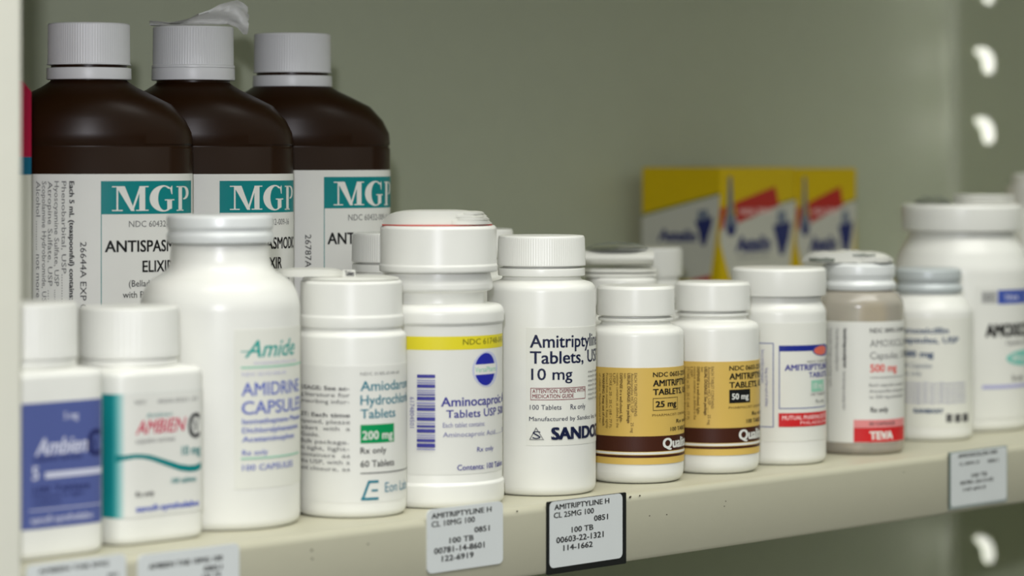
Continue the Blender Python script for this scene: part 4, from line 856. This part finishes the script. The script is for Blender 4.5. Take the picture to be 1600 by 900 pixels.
box('flap', -3.0, 1.4, -8.2, -7.8, 1.2, 3.7, 'leaf_paper', t); prints('lettering', ('flat',), [('T', 'Tablets', -2.2, 1.6, 1.7, 1.0, 'black', .05, 1, 0, 1)], t, loc=(0, -8.2, 0), e0=.05)
t = sheets('crumpled_paper', 'crumpled printed paper on the lid of the greyish clear bottle', 'teva', -24, 14, 12, 0, 1, 0, .2, ('leaf_paper',), thick=4, domed=True, crump=1.2)
sheets('', '', 'teva', -22, -6, 12.6, 0, 1, 0, .2, ('leaf_dark',), thick=1.2, lift=.6, domed=True, crump=.6, into=t)
sheets('', '', 'teva', -4, 14.5, 12.6, 0, 1, 0, .2, ('leaf_paper',), thick=2.0, lift=.3, domed=True, crump=1, into=t)
sheets('', '', 'teva', -8, 10, 12.3, 0, 1, 0, .2, ('leaf_dark',), thick=.4, lift=3.0, domed=True, crump=.6, into=t)
t = sheets('folded_leaflet', 'flat block leaflet on the lid of the largest white jar', 'big', -3.5, 24, 13, .4, 3, 0, .04, thick=1.1)
t = sheets('crumpled_paper', 'dark crumpled wrapper left of the leaflet on the largest jar', 'big', -21, -5, 9, 2.6, 3, .7, .2, ('leaf_dark',), crump=.5)
t = sheets('folded_leaflet', 'thin folded leaflet under the thick roll behind the 25 mg ochre bottle', 'q16', -18, 14.5, 12, .3, 2, 0, .03, thick=1.35)
# thick roll: a spiral of paper with its axis across the view
def roll(key, x0, x1, lift, rz, ry, turns=2.6):
    px, py, pz, pr = MISC[key]
    t = thing('rolled_leaflet', 'thick rolled white leaflet lying above the 25 mg ochre bottle', 'paper', (px, py, pz+lift), pr)
    pts = []
    for i in range(int(turns*20)+1):
        a = i/20*2*math.pi; f = 1-.2*a/(2*math.pi); pts.append((ry*f*math.cos(a), rz+rz*f*math.sin(a), a))
    V_, F_ = [], []; th = .35; n = len(pts)
    for y, z, a in pts:
        for x in (x0, x1):
            V_ += [(x, y, z), (x, y-th*math.cos(a), z-th*math.sin(a))]
    for i in range(n-1):
        a, b = 4*i, 4*i+4; F_ += [(a, b, b+2, a+2), (a+1, a+3, b+3, b+1), (a, a+1, b+1, b), (a+2, b+2, b+3, a+3)]
    F_ += [(0, 2, 3, 1), (4*n-4, 4*n-3, 4*n-1, 4*n-2)]
    mesh_obj('sheet', V_, F_, 'leaf_paper', t, smooth=50); return t
roll('q16', -22, 13.5, 3.9, 3.5, 8)
t = sheets('plastic_wrap', 'dark green wrapper scrap on top of the thick rolled leaflet', 'q16', -14, 11, 7, 2.2, 2, .6, .15, ('leaf_dark',), lift=11.1, crump=.3)
# torn plastic shred on the middle tall cap
px, py, pz, pr = MISC['mgp2']
t = thing('plastic_shred', 'torn translucent plastic shred on the cap of the middle tall brown bottle', 'plastic', (px, py, pz), pr)
prof_ = [(-16.5, 1.2, 1.0), (-13, 1.0, 1.4), (-9, .7, 1.0), (-5, .9, 1.1), (-2, 1.6, 1.6), (2, 2.6, 2.8), (6, 3.4, 3.6), (10, 4.4, 4.4), (13, 5.0, 5.2), (16.5, 4.8, 7.0), (19, 3.0, 7.6), (20.5, 2.2, 6.5), (21, 2.0, 4.8)]
for sgn, off in ((1, 0), (-1, 2.5)):
    V_, F_ = [], []
    for i, (x, zc, hf) in enumerate(prof_):
        for j in range(9):
            v = -1+2*j/8; z = zc+.3+v*hf*.8+.4*noise(i*.9+j*.7, off); y = off+sgn*2.2*math.sin(v*2.1+i*.5)+1.2*noise(i+j*1.1, off+3)
            if abs(x) < 16.5: z = max(z, .25)
            V_.append((x+.5*noise(j, i), y, z)); 
    n = len(V_)
    V_ += [(x, y+.12, z+.03) for x, y, z in V_]
    for i in range(len(prof_)-1):
        for j in range(8): q = i*9+j; F_ += [(q, q+9, q+10, q+1), (n+q, n+q+1, n+q+10, n+q+9)]
    mesh_obj('film', V_, F_, 'film', t, smooth=60)
